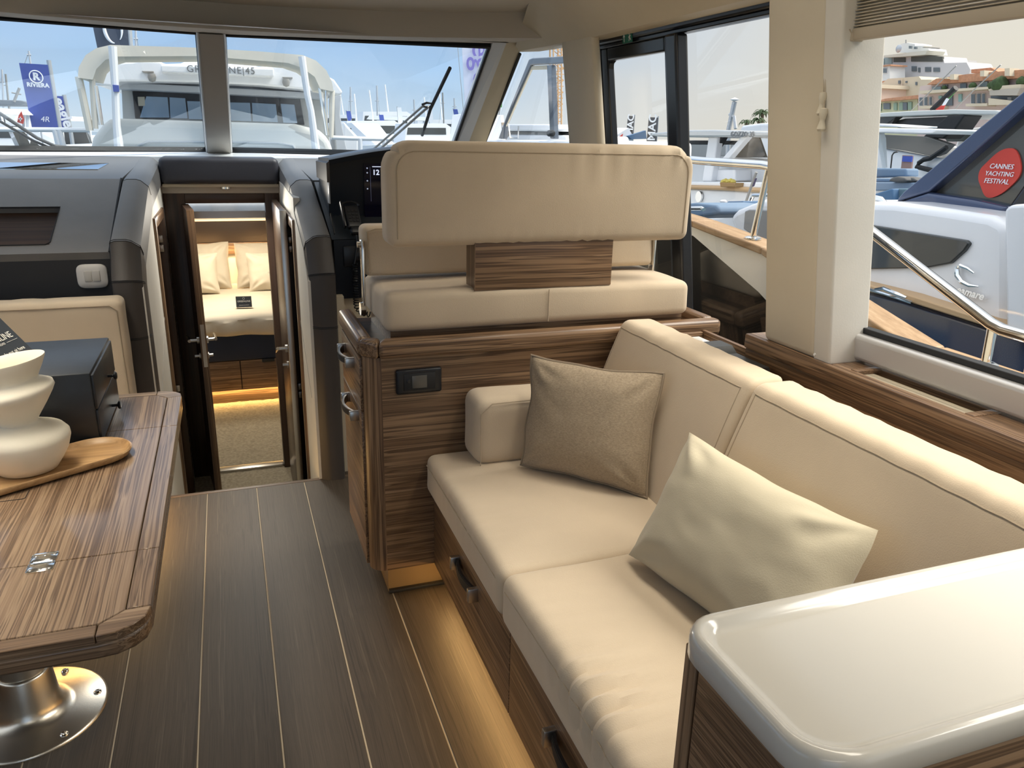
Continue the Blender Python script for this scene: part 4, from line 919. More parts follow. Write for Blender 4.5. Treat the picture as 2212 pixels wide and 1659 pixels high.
area('fill_spot', cl2, (0, 6.7, .975), .3, .3, 13, (1.0, .88, .68), shape='DISK')
def bpil(x0, x1, y, z0, z1, lean, seed, label):
    return pillow('bed_pillow', label, (x0, y, z0), (x1, y, z0), (x1, y+lean, z1), (x0, y+lean, z1), .17, sheet, None, .012, seed, .05, 'pillows on the bed')
bpil(-.50, -.02, 7.30, .14, .53, .16, 1, 'cream bed pillow at the back left of the bed head')
bpil(.02, .56, 7.30, .14, .52, .16, 2, 'cream bed pillow at the back right of the bed head')
bpil(-.62, -.12, 7.10, .14, .47, .14, 3, 'cream bed pillow in front on the left')
fp_ = bpil(.115, .62, 7.10, .14, .46, .14, 4, 'cream bed pillow in front on the right with small grey print')
B().text('GREENLINE', .02, frame((.335, 7.045, .31), (1, 0, 0), (0, .4, 1))).o('pillow_print', mat('grey_ink', (.2, .2, .2), .8), fp_, 0, fixn=False)
cd2 = thing('tent_card', 'small black tent card standing on the bed sheet', 'sign', (.06, 6.42, .15))
B().hexa([(-.0, 6.40, .152), (.118, 6.39, .152), (.118, 6.47, .152), (0, 6.48, .152), (0, 6.438, .232), (.118, 6.428, .232), (.118, 6.43, .232), (0, 6.44, .232)]).o('card', cardm, cd2)
nrm = Vector((0, -.9, .43)); fo = Vector((.059, 6.395, .152))
B().text('GREENLINE', .019, frame(fo+Vector((0, .0175, .044)), (1, -.08, 0), (0, .43, .9))).o('print', inkw, cd2, 0, fixn=False)
B().text('please do not sit here', .0085, frame(fo+Vector((0, .006, .016)), (1, -.08, 0), (0, .43, .9))).o('print', inkw, cd2, 0, fixn=False)
B().tube([fo+Vector((.007*math.cos(a), .029+.007*math.sin(a)*.43, .065+.008*math.sin(a))) for a in [k*PI/8 for k in range(16)]], .0009, 4, closed=True).o('emblem', inkw, cd2)
# ------------------------------------------------------------------ helm console
hm = thing('helm_console', 'black helm console with hooded instrument pod', 'helm console', (.85, 3.6, .8))
B().hexa([(.415, 3.40, .80), (1.45, 3.40, .80), (1.45, 3.9, .80), (.415, 3.9, .80), (.415, 3.40, 1.055), (1.45, 3.40, 1.055), (1.45, 3.9, 1.055), (.415, 3.9, 1.055)]).o('lower_fascia', navyp, hm)
B().prism([(.408, 3.40, 1.057), (.408, 4.0, 1.26), (.408, 4.0, 1.057)], (1.03, 0, 0)).o('slope', mat('helm_top_dark', (.022, .028, .034), .45), hm)
def hood_z(x): return 1.372+.075*math.sin(PI*min(1, max(0, (x-.36)/1.1)))
hn = 14
rg = []
for k in range(hn+1):
    x = .428+.95*k/hn; zt_ = hood_z(x)
    rg.append([Vector((x, 3.63, 1.12)), Vector((x, 3.60, zt_-.03)), Vector((x, 3.55, zt_-.03)), Vector((x, 3.545, zt_-.008)), Vector((x, 3.57, zt_)), Vector((x, 3.95, zt_-.01)), Vector((x, 4.0, 1.12))])
B().loft(rg).o('hood', navyp, hm)
B().hexa([(.417, 3.55, 1.285), (.430, 3.55, 1.285), (.430, 3.96, 1.285), (.417, 3.96, 1.285), (.417, 3.545, 1.365), (.430, 3.545, 1.375), (.430, 3.96, 1.365), (.417, 3.96, 1.36)]).o('hood_cheek', leath_br, hm)
B().bbox(.426, .432, 3.58, 3.64, 1.19, 1.29, .003).o('side_light', mat('pale_grey', (.5, .52, .55), .3), hm)
scr = B().hexa([(.585, 3.612, 1.12), (1.10, 3.612, 1.12), (1.10, 3.63, 1.12), (.585, 3.63, 1.12), (.585, 3.590, 1.365), (1.10, 3.590, 1.365), (1.10, 3.61, 1.365), (.585, 3.61, 1.365)]).o('display', screen_m, hm)
SF = frame((.622, 3.589, 1.325), (1, 0, 0), (0, -.09, 1))
B().text('12', .032, SF, align='LEFT', bold=.0006).o('digits', uiglow, scr, 0, fixn=False)
B().box(.622, .660, 3.585, 3.587, 1.349, 1.352).o('caption_bar', uiglow, scr)
for dz in (.02, -.0, -.035, -.07):
    B().text('o', .012, SF @ Matrix.Translation((-.026, dz, 0)), align='LEFT').o('icon', uiglow, scr, 0, fixn=False)
B().box(.612, .6128, 3.586, 3.588, 1.20, 1.35).o('divider', mat('ui_dim', (.1, .1, .2), .5, emit=(.5, .55, .8), estr=.15), scr)
B().bbox(.452, .57, 3.388, 3.402, .94, 1.03, .006).o('switch_panel', blackp, hm)
B().bbox(.50, .55, 3.378, 3.39, .965, 1.01, .006).o('rocker_switch', blackf, hm)
vh = thing('radio_handset', 'black radio handset in its cradle on the helm console', 'handset', (.51, 3.43, 1.09))
HM = frame((.505, 3.44, 1.145), (1, .1, 0), (0, .6, .8))
B().rbox(-.032, .032, -.055, .055, -.014, .014, .009, .02).move(HM).o('body', blackp, vh)
B().rbox(-.022, .022, -.085, -.05, -.014, .016, .008, .02).move(HM).o('cord_end', blackp, vh)
for r_ in range(4):
    for c_ in range(3): B().bbox(-.022+c_*.016, -.010+c_*.016, -.03+r_*.016, -.020+r_*.016, .013, .0165, .001, 1).move(HM).o('key', blackf, vh)
B().bbox(-.045, -.036, -.05, .075, -.01, .016, .003).move(HM).o('cradle_arm', blackf, vh)
B().tube([HM @ Vector((.038*math.cos(a), .055+.022*math.sin(a), .0)) for a in [PI*k/10 for k in range(11)]], .005, 7).o('clip', blackf, vh)
B().box(-.09, -.086, -.07, .03, -.02, -.01).move(HM).o('bracket_edge', blackf, vh)
path = [HM @ Vector((0, -.085, 0)), Vector((.512, 3.385, 1.05)), Vector((.503, 3.375, .99)), Vector((.495, 3.37, .955))]
B().tube(path, .004, 7).o('cord', blackp, vh)
coil = []
for k in range(260):
    t = k/259; a = t*2*PI*22
    if t < .75: c_ = Vector((.495, 3.37, .955-.175*t/.75)); d1_, d2_ = Vector((1, 0, 0)), Vector((0, 1, 0))
    else:
        q = (t-.75)/.25*PI/2; c_ = Vector((.495+.06*(1-math.cos(q)), 3.37, .78-.05*math.sin(q))); d1_, d2_ = Vector((math.cos(q), 0, math.sin(q)*.6)).normalized(), Vector((0, 1, 0))
    coil.append(c_+(d1_*math.cos(a)+d2_*math.sin(a))*.011)
B().tube(coil, .0028, 5).o('coiled_cord', blackp, vh)
# ------------------------------------------------------------------ things in the trough behind the sofa
dv_ = thing('charging_dock', 'dark grey plastic device lying in the trough behind the sofa', 'device', (1.41, 2.0, .824))
B().hexa([(1.345, 1.80, .824), (1.475, 1.80, .824), (1.475, 2.07, .824), (1.345, 2.07, .824), (1.355, 1.81, .862), (1.468, 1.81, .862), (1.468, 2.06, .862), (1.355, 2.06, .862)]).o('housing', mat('dark_grey_plastic', (.035, .037, .037), .4), dv_)
B().hexa([(1.355, 1.97, .862), (1.468, 1.97, .862), (1.468, 2.06, .862), (1.355, 2.06, .862), (1.365, 1.985, .884), (1.458, 1.985, .884), (1.458, 2.05, .884), (1.365, 2.05, .884)]).o('raised_lid', MATS['dark_grey_plastic'], dv_)
B().bbox(1.35, 1.455, 1.735, 1.80, .824, .84, .006).o('foot', MATS['dark_grey_plastic'], dv_)
B().box(1.416, 1.424, 1.875, 1.925, .8618, .8628).o('label_mark', stitch, dv_)
wp_ = thing('charging_pad', 'white charging puck plate at the far end of the trough', 'device', (1.40, 2.14, .824))
B().bbox(1.335, 1.475, 2.085, 2.195, .824, .862, .006).o('plate', switch_m, wp_)
B().lathe([(.034, 0), (.034, .003), (.028, .0035), (.020, .003)], (1.415, 2.145, .862), 28).o('dial', mat('dial_grey', (.55, .54, .50), .3), wp_)
# ------------------------------------------------------------------ blind
bl = thing('venetian_blind', 'beige slatted blind drawn up above the side window', 'blind', (1.45, .9, 1.73))
BX_ = 1.425
sb_ = bmesh.new()
me0 = None
for k in range(26):
    z = 1.757+.0068*k; jit = .0015*math.sin(k*2.3)
    if me0 is None:
        ob = B().hexa([(BX_-.013, .12, z), (BX_+.013, .12, z), (BX_+.013, 1.688, z), (BX_-.013, 1.688, z), (BX_-.012, .12, z+.0022), (BX_+.012, .12, z+.0022), (BX_+.012, 1.688, z+.0022), (BX_-.012, 1.688, z+.0022)]).o('slat', blind_m, bl)
        me0 = ob; zb0 = z
    else:
        c = me0.copy(); COL.objects.link(c); c.parent = bl; c.location = (jit, jit, z-zb0)
sb_.free()
B().bbox(BX_-.014, BX_+.014, .12, 1.690, 1.728, 1.754, .004).o('bottom_rail', blind_m, bl)
for yl in (1.60, .6):
    pts = [(BX_-.018+.005*math.sin(k*2.4), yl+.006*math.cos(k*1.9)+.002*k, 1.735+.0075*k) for k in range(26)]
    B().tube(pts, .0016, 5).o('ladder_cord', blind_m, bl)
    B().bbox(BX_-.017, BX_+.017, yl-.006, yl+.010, 1.726, 1.745, .002).o('cord_clip', blind_m, bl)
for k, (ya, zb_, yb) in enumerate(((1.668, 1.612, 1.655), (1.662, 1.575, 1.646))):
    B().tube([(1.398, ya+.012, 1.93), (1.398, ya, 1.74), (1.399, yb, zb_)], .0020, 5).o('pull_cord', blind_m, bl)
    B().lathe([(.003, .012), (.009, .010), (.0105, 0), (.007, -.014), (.006, -.018), (.0095, -.030), (.011, -.038), (.008, -.043)], (1.399, yb, zb_-.008), 14).o('tassel', mat('tassel_cream', (.62, .56, .44), .4), bl)
B().tube([(1.478, 1.660, 1.75), (1.505, 1.660, .945)], .0012, 5).o('guide_wire', greyd, bl)
# ================================================================== outside
def at(px, py, x=None, y=None, z=None):
    """point in the harbour at a given distance, from a measured sight line"""
    r = CF+CR*((px-1106)/1676.0)-CU*((py-829.5)/1676.0); C = Vector((0, 0, 1.5))
    t = (x/r.x) if x is not None else (y/r.y) if y is not None else ((z-1.5)/r.z)
    return C+r*t
def sy(pts, y, th): return B().prism([at(*p, y=y) for p in pts], (0, th, 0))
def sx(pts, x, th): return B().prism([at(*p, x=x) for p in pts], (th, 0, 0))
def ty(pts, y, r, n=8): return B().tube([at(*p, y=y) for p in pts], r, n)
def tx(pts, x, r, n=8): return B().tube([at(*p, x=x) for p in pts], r, n)
def bev(b, name, m, par, w, seg=3, **k):
    ob = b.o(name, m, par, **k); md = ob.modifiers.new('bevel', 'BEVEL'); md.width = w; md.segments = seg; md.limit_method = 'ANGLE'; md.angle_limit = .5; return ob
WL = -1.3
hullw = mat('boat_white', (0.88, 0.885, 0.90), .25, coat=.3, var=.02, vscale=1)
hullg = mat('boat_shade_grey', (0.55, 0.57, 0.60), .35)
canvas = mat('boat_canvas_cream', (0.80, 0.74, 0.63), .8, var=.03, vscale=3)
canv_in = mat('boat_canvas_tan', (0.66, 0.59, 0.47), .8)
cover = mat('boat_cover_ivory', (0.80, 0.79, 0.74), .7, var=.03, vscale=2)
navy = mat('hull_navy', (0.012, 0.022, 0.06), .12, coat=.5)
archn = mat('arch_steel_blue', (0.055, 0.075, 0.14), .22, metal=.3, coat=.4)
dglass = mat('tinted_glass', (0.045, 0.047, 0.045), .05, spec=.6)
paneb = mat('cabin_pane_sky', (0.30, 0.42, 0.56), .06)  # opaque blue painted in for the sky seen through the glass
chrome = mat('chrome', (.85, .85, .84), .08, metal=1.0)
blue_cu = mat('blue_cushion', (0.155, 0.235, 0.34), .75)
blue_dk = mat('blue_cushion_dark', (0.06, 0.145, 0.27), .7)
grey_cu = mat('grey_cushion', (0.11, 0.11, 0.11), .85)
flagb = mat('banner_blue', (0.035, 0.075, 0.37), .6, var=.1, vscale=1.2)
flagd = mat('banner_charcoal', (0.06, 0.075, 0.11), .6)
flagw = mat('banner_white', (0.72, 0.74, 0.86), .6)
ink_p = mat('banner_purple_ink', (0.22, 0.18, 0.52), .6)
white_ink = mat('banner_white_ink', (.85, .87, .9), .6)
red_m = mat('sticker_red', (0.62, 0.055, 0.035), .45)
polem = mat('pole_grey', (.5, .52, .54), .4, metal=.5)
dark_ink = mat('lettering_grey', (.16, .17, .18), .5)
water = struct('water', B().box(-250, 320, -60, 420, WL-1.2, WL-.2), mat('harbour_water', (.05, .10, .13), .08, bump=.5, bscale=1.2), 'still harbour water between the moored boats', cat='water')
# ------------------------------------------------------------------ own side deck: bulwark, teak cap, rail
bw = thing('bulwark', 'white bulwark with teak capping along the starboard side deck', 'bulwark', (2.15, 2.0, -.3))
CAP = [(.2, .85), (1.50, .85), (1.865, .858), (2.30, .965), (2.72, 1.076), (3.26, 1.128), (4.6, 1.20), (5.6, 1.25)]
def capbox(i, y0, z0, y1, z1):
    return B().hexa([(2.085, y0, z0-.032), (2.085, y1, z1-.032), (2.22, y1, z1-.032), (2.22, y0, z0-.032), (2.085, y0, z0), (2.085, y1, z1), (2.22, y1, z1), (2.22, y0, z0)])
for i in range(len(CAP)-1):
    (y0, z0), (y1, z1) = CAP[i], CAP[i+1]
    bev(capbox(i, y0+.002, z0, y1-.002, z1), 'teak_plank', teak, bw, .008)
LO = [-.3, -.3, .45, .70, .885, 1.055, 1.12, 1.15]      # lower edge of the white moulding; black side below it
for i in range(len(CAP)-1):
    (y0, z0), (y1, z1) = CAP[i], CAP[i+1]
    B().hexa([(2.10, y0, LO[i]), (2.10, y1, LO[i+1]), (2.20, y1, LO[i+1]), (2.20, y0, LO[i]), (2.10, y0, z0-.03), (2.10, y1, z1-.03), (2.20, y1, z1-.03), (2.20, y0, z0-.03)]).o('moulding', mat('bulwark_white', (.74, .73, .70), .3), bw)
B().prism([(2.125, 1.87, -.3), (2.125, 5.6, -.3)]+[(2.125, y, z-.05) for y, z in CAP[:1:-1]], (.03, 0, 0)).o('dark_side', blackgl, bw)
B().bbox(2.094, 2.104, 1.52, 1.535, .60, .815, .003).o('gate_gap', blackm, bw)
struct('floor_side_deck', B().box(1.62, 2.2, -1.6, 5.6, -.32, -.28), mat('deck_dark', (.03, .03, .032), .6), 'dark side deck outside the door', cat='deck')
rl = thing('handrail', 'polished steel handrail on stanchions above the bulwark', 'railing', (2.15, 2.4, .85))
B().tube([(2.14, 5.4, 1.44), (2.14, 3.3, 1.40), (2.14, 2.84, 1.40), (2.14, 2.70, 1.388), (2.14, 2.5, 1.325), (2.14, 2.30, 1.245), (2.14, 1.66, .987), (2.14, 1.62, .978), (2.14, 1.45, .975), (2.14, .4, .965)], .019, 14).o('rail', chrome, rl, smooth=60)
for (py, pz, ty_, tz) in ((1.655, .858, 1.655, .985), (1.515, .85, 1.515, .976), (2.86, 1.09, 2.80, 1.40), (3.60, 1.15, 3.60, 1.405), (4.4, 1.19, 4.4, 1.42)):
    s_ = B().tube([(2.145, py, pz), (2.14, ty_, tz)], .014, 12).o('stanchion', chrome, rl)
    B().lathe([(.036, -.004), (.036, .004), (.026, .009), (.016, .010)], (2.145, py, pz+.002), 20).o('foot_plate', chrome, s_)
    for a in range(4): screw_bm((2.145+.028*math.cos(a*PI/2+.7), py+.028*math.sin(a*PI/2+.7), pz+.006), .004, .002, 6).o('screw', nickel, s_)
# ------------------------------------------------------------------ wipers on the windscreen
def on_pane(tl, bl, br, px, py, off=.035):
    tl, bl, br = Vector(tl), Vector(bl), Vector(br); n = (br-bl).cross(tl-bl).normalized()
    if n.y < 0: n = -n
    r = CF+CR*((px-1106)/1676.0)-CU*((py-829.5)/1676.0); C = Vector((0, 0, 1.5))
    t = (bl+n*off-C).dot(n)/r.dot(n); return C+r*t
RP = ((.047, 4.10, 1.917), (.044, 5.14, 1.374), (1.25, 4.545, 1.376)); LPn = ((-1.25, 3.83, 1.908), (-1.25, 4.545, 1.376), (-.082, 5.14, 1.374))
wpr = thing('windscreen_wiper', 'parked windscreen wiper on the right pane with long upright blade', 'wiper', tuple(on_pane(*RP, 800, 330)), 'windscreen wipers')
w_ = lambda *p: [on_pane(*RP, a, b, .045) for a, b in p]
B().tube(w_((800, 328), (917, 226)), .006, 8).o('arm', greyd, wpr); B().tube(w_((812, 330), (926, 230)), .007, 8).o('arm', greyd, wpr)
B().tube(w_((912, 226), (922, 222), (936, 224), (928, 232), (914, 230)), .006, 6).o('clamp', blackm, wpr)
B().tube(w_((972, 147), (930, 235), (912, 292)), .009, 8).o('blade', blackm, wpr)
wpl = thing('windscreen_wiper', 'windscreen wiper resting low across the left pane', 'wiper', tuple(on_pane(*LPn, 90, 300)), 'windscreen wipers')
w_ = lambda *p: [on_pane(*LPn, a, b, .045) for a, b in p]
B().tube(w_((-40, 228), (0, 245), (80, 298), (118, 315), (155, 320)), .009, 8).o('blade', mat('wiper_grey', (.13, .14, .15), .5), wpl)
B().tube(w_((-40, 240), (0, 262), (70, 303), (105, 318)), .007, 8).o('arm', MATS['wiper_grey'], wpl)
# ------------------------------------------------------------------ yacht straight ahead
gy = thing('motor_yacht', 'white motor yacht seen from astern with cream bimini canopy', 'yacht', tuple(at(460, 330, y=13)-Vector((0, 0, 2.2))))
roofp = [(205, 184), (208, 150), (223, 136), (286, 133), (300, 130), (345, 132), (355, 138), (392, 137), (400, 131), (440, 131), (540, 137), (558, 144), (600, 142), (645, 145), (700, 160), (722, 172), (741, 199), (735, 206), (655, 193), (560, 184), (440, 178), (340, 176), (260, 176), (240, 186)]
bev(sy(roofp, 13.4, 3.0), 'roof', hullw, gy, .03)
bev(sy([(347, 140), (592, 148), (592, 166), (347, 156)], 13.1, .32), 'name_board', hullw, gy, .02)
M_ = frame(at(478, 151.5, y=13.09), at(560, 155, y=13.09)-at(400, 149.5, y=13.09), (0, 0, 1))
B().text('GREENLINE|45', .155, M_, ext=.004, spacing=1.12, width=(at(548, 154, y=13.09)-at(402, 151, y=13.09)).length).o('name_lettering', dark_ink, gy, 0, fixn=False)
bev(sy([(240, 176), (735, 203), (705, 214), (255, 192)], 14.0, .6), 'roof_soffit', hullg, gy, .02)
for a, b in (((306, 153), (332, 157)), ((610, 166), (632, 170))): bev(sy([a, (b[0], a[1]+.5), b, (a[0]+3, b[1])], 13.36, .1), 'air_vent', greyd, gy, .005)
for c in ((328, 167), (618, 178)):
    q = at(*c, y=13.35); B().lathe([(.05, .05), (.06, 0), (.045, -.05), (0, -.07)], q, 14).o('dome_camera', greyd, gy)
bev(sy([(262, 184), (702, 206), (716, 335), (268, 330)], 14.6, 1.5), 'cabin_wall', mat('cabin_ivory', (.60, .585, .54), .5), gy, .02)
for fp, panes in (([(286, 197), (436, 203), (444, 260), (292, 256)], ([(297, 209), (312, 209), (314, 229), (299, 229)], [(316, 208), (362, 210), (366, 254), (302, 254)], [(366, 210), (400, 212), (405, 256), (368, 255)], [(404, 218), (432, 219), (438, 258), (408, 257)])),
                  ([(488, 205), (648, 212), (658, 270), (492, 262)], ([(494, 221), (540, 222), (543, 262), (496, 260)], [(544, 222), (596, 225), (600, 264), (546, 262)], [(606, 224), (636, 226), (642, 266), (612, 265)]))):
    wf = bev(sy(fp, 14.52, .1), 'window', blackm, gy, .01)
    for i, p in enumerate(panes): bev(sy(p, 14.49, .04), 'pane', (paneb if i > 0 or fp[0][0] > 400 else cream), wf, .004)
bev(sy([(190, 345), (200, 297), (222, 268), (236, 258), (258, 256), (445, 262), (640, 268), (690, 281), (712, 300), (726, 345)], 12.2, 1.6), 'cockpit_cover', cover, gy, .10, 4)
ty([(290, 335), (300, 314), (320, 306), (450, 306), (600, 309), (632, 314), (645, 335)], 12.19, .018).o('cover_welt', hullg, gy)
B().box(*[f(at(195, 330, y=12.2).x, at(722, 330, y=12.2).x) for f in (min, max)], 12.3, 20, WL-.4, at(460, 330, y=12.2).z).o('hull', hullw, gy)
can = [(168, 168), (170, 145), (185, 119), (208, 104), (238, 97), (425, 103), (560, 111), (654, 119), (683, 131), (705, 152), (717, 177), (721, 198), (692, 192), (680, 166), (654, 147), (622, 136), (488, 125), (428, 121), (253, 122), (228, 129), (208, 149), (200, 172)]
cn = sy(can, 11.5, 1.0).o('canopy', canvas, gy)
for pts, r in (([(170, 166), (194, 282)], .045), ([(199, 170), (206, 278)], .035), ([(206, 185), (219, 270)], .03), ([(692, 190), (707, 292)], .03), ([(718, 195), (715, 297)], .035), ([(704, 194), (706, 290)], .02)):
    ty(pts, 11.6, r).o('canopy_leg', canvas if r > .033 else chrome, gy)
for pts in ([(243, 100), (249, 190), (252, 270), (258, 330)], [(652, 122), (664, 205), (672, 240), (684, 335)]):
    B().tube([at(*p, y=11.42) for p in pts], [.05, .045, .045, .06], 10).o('strap', hullw, gy)
sy([(243, 183), (256, 184), (257, 198), (245, 198)], 11.35, .05).o('strap_label', flagb, gy)
# handrails and neighbours either side of it
r1 = thing('guard_rail', 'white guard rail of the boat moored ahead on the left', 'railing', tuple(at(100, 330, y=12)))
ty([(-60, 279), (193, 281)], 12, .03).o('top_rail', hullw, r1)
for a in (118, 128): ty([(a, 280), (a+10, 320)], 12, .035).o('post', hullw, r1)
r2 = thing('guard_rail', 'white guard rail of the boat moored ahead on the right', 'railing', tuple(at(760, 330, y=12)))
ty([(715, 297), (760, 299), (850, 301)], 12, .03).o('top_rail', hullw, r2)
for a in (778, 830): ty([(a, 300), (a, 335)], 12, .035).o('post', hullw, r2)
tw = thing('boat_stern', 'white stern with sloping side post right of the cream canopy', 'boat', tuple(at(740, 330, y=16)-Vector((0, 0, 2))))
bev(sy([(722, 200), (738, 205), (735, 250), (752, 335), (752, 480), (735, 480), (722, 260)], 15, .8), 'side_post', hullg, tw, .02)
bev(sy([(742, 262), (776, 298), (776, 470), (740, 470)], 17, 3), 'coaming', hullw, tw, .05)
# ------------------------------------------------------------------ banners
def banner(name, label, pts, y, m, pole=None, grp='banners in the marina'):
    t = thing(name, label, 'banner', tuple(at(*pts[-1], y=y)), grp)
    sy(pts, y, .02).o('cloth', m, t)
    pole = pole or [(pts[1][0]+1, pts[1][1]-4), (pts[2][0]+1, pts[2][1])]
    e_ = at(*pole[1], y=y+.04); B().tube([at(*pole[0], y=y+.04), e_, Vector((e_.x, e_.y, WL-.3))], .05, 8).o('pole', polem, t)
    return t
b1_ = banner('banner', 'blue banner with a circled R emblem on a slanting pole', [(41, 136), (105, 140), (131, 277), (69, 276)], 22, flagb, [(105, 130), (133, 300)])
q = at(78, 166, y=21.95); ex_ = (at(105, 140, y=22)-at(41, 136, y=22)).normalized(); ez_ = (at(41, 136, y=22)-at(69, 276, y=22)).normalized()
B().tube([q+ex_*(.135*math.cos(a))+ez_*(.135*math.sin(a)) for a in [2*PI*k/24 for k in range(24)]], .013, 5, closed=True).o('emblem_ring', white_ink, b1_)
B().text('R', .22, frame(q, ex_, ez_), ext=.003, bold=.01).o('emblem_letter', white_ink, b1_, 0, fixn=False)
B().text('RIVIERA', .135, frame(at(82, 184, y=21.95), ex_, ez_), ext=.003, spacing=1.05, bold=.006, width=.46).o('lettering', white_ink, b1_, 0, fixn=False)
B().text('4R', .17, frame(at(97, 258, y=21.95), ex_, ez_), ext=.003, shear=.2).o('lettering', white_ink, b1_, 0, fixn=False)
b2_ = banner('banner', 'narrow blue banner with white letters running down beside the circled R banner', [(119, 207), (138, 208), (152, 275), (131, 275)], 24, flagb, [(138, 205), (153, 285)])
M_ = frame(at(137, 243, y=23.9), at(150, 272, y=23.9)-at(126, 212, y=23.9), at(150, 243, y=23.9)-at(130, 245, y=23.9))
B().text('eagle', .36, M_, ext=.003, bold=.012).o('lettering', white_ink, b2_, 0, fixn=False)
b3_ = banner('banner', 'charcoal banner with a white swirl behind the cream canopy', [(195, 30), (276, 36), (284, 140), (216, 132)], 19, flagd)
q = at(244, 62, y=18.95)
B().tube([q+Vector((.16*math.cos(a), 0, .27*math.sin(a))) for a in [PI*.75+PI*.75*k/14 for k in range(15)]], [.008+.03*math.sin(PI*k/14) for k in range(15)], 6).o('swirl', white_ink, b3_)
B().tube([q+Vector((.01, 0, .0))+Vector((.15*math.cos(a), 0, .26*math.sin(a))) for a in [-PI*.28+PI*.75*k/14 for k in range(15)]], [.006+.022*math.sin(PI*k/14) for k in range(15)], 6).o('swirl', white_ink, b3_)
b4_ = banner('banner', 'tall white banner with purple letters at the right edge of the windscreen', [(996, 60), (1110, 62), (1065, 260), (1006, 258)], 26, flagw)
M_ = frame(at(1040, 138, y=25.9), (at(1040, 240, y=25.9)-at(1034, 60, y=25.9)), (1, 0, 0))
B().text('ege', .95, M_, ext=.003, bold=.004).o('lettering', ink_p, b4_, 0, fixn=False)
ty([(985, 60), (1003, 262)], 26, .012, 5).o('stay', polem, b4_)
for k, (px_, py_, h_, m_, lb) in enumerate([(862, 232, 60, white_ink, 'small white feather flag among the far boats near the wiper arm'), (928, 234, 45, white_ink, 'small white feather flag just right of the wiper clamp'), (823, 248, 34, flagb, 'small blue pennant left of the white feather flag'), (752, 240, 30, flagb, 'small blue pennant near the white stern post'), (983, 236, 26, flagb, 'small blue pennant below the purple lettered banner')]):
    t = thing('feather_flag', lb, 'flag', tuple(at(px_, py_+h_, y=40)), 'small flags among the far boats')
    sy([(px_-4, py_), (px_+5, py_), (px_+8, py_+h_*.5), (px_+3, py_+h_*.9), (px_-1, py_+h_*.6)], 40, .03).o('cloth', m_, t)
    B().tube([at(px_-4, py_-2, y=40.05), at(px_+1, py_+h_, y=40.05), Vector((at(px_+1, py_+h_, y=40.05).x, 40.05, WL-.3))], .03, 6).o('pole', polem, t)
fr_ = thing('ensign', 'red flag with white cross on a boat at far left', 'flag', tuple(at(44, 262, y=18)), 'flags on boats')
sy([(46, 240), (52, 258), (50, 268), (37, 264), (40, 250)], 18, .02).o('cloth', red_m, fr_)
sy([(43, 252), (45, 252), (45, 262), (43, 262)], 17.98, .01).o('cross_upright', white_ink, fr_); sy([(40, 255.5), (48, 255.5), (48, 258), (40, 258)], 17.98, .01).o('cross_bar', white_ink, fr_)
# ------------------------------------------------------------------ masts
for k, (px0, px1, y0, y1, d, lb) in enumerate([(814, 816, 185, 295, 60, 'tall bare sailing mast in the middle of the right pane'), (757, 758, 188, 290, 60, 'thin bare sailing mast right of the cream canopy'), (894, 897, 215, 290, 60, 'short bare mast left of the wiper blade'), (956, 959, 200, 275, 60, 'dark bare mast right of the wiper blade'), (981, 983, 212, 272, 60, 'thin pale mast beside the white banner'), (4, 8, 150, 240, 50, 'pale mast at the left edge of the windscreen'), (12, 20, 160, 240, 50, 'dark raking mast at the left edge of the windscreen'), (62, 66, 110, 138, 30, 'white aerial rising behind the circled R banner'), (293, 294, 62, 135, 25, 'thin white aerial right of the charcoal banner')]):
    t = thing('mast', lb, 'mast', tuple(at(px1, y1, y=d)), 'masts in the marina')
    B().tube([at(px0, y0, y=d), at(px1, y1, y=d), Vector((at(px1, y1, y=d).x, d, WL-.3))], .055 if d > 40 else .03, 6).o('spar', hullg if k not in (3, 6) else greyd, t)
    ty([(px0-4, y0+(y1-y0)*.3), (px0+5, y0+(y1-y0)*.3)], d, .03, 5).o('spreader', hullg, t)
    ty([(px0, y0+3), (px0-9 if k % 2 else px0+11, y1)], d, .012, 4).o('stay', polem, t)
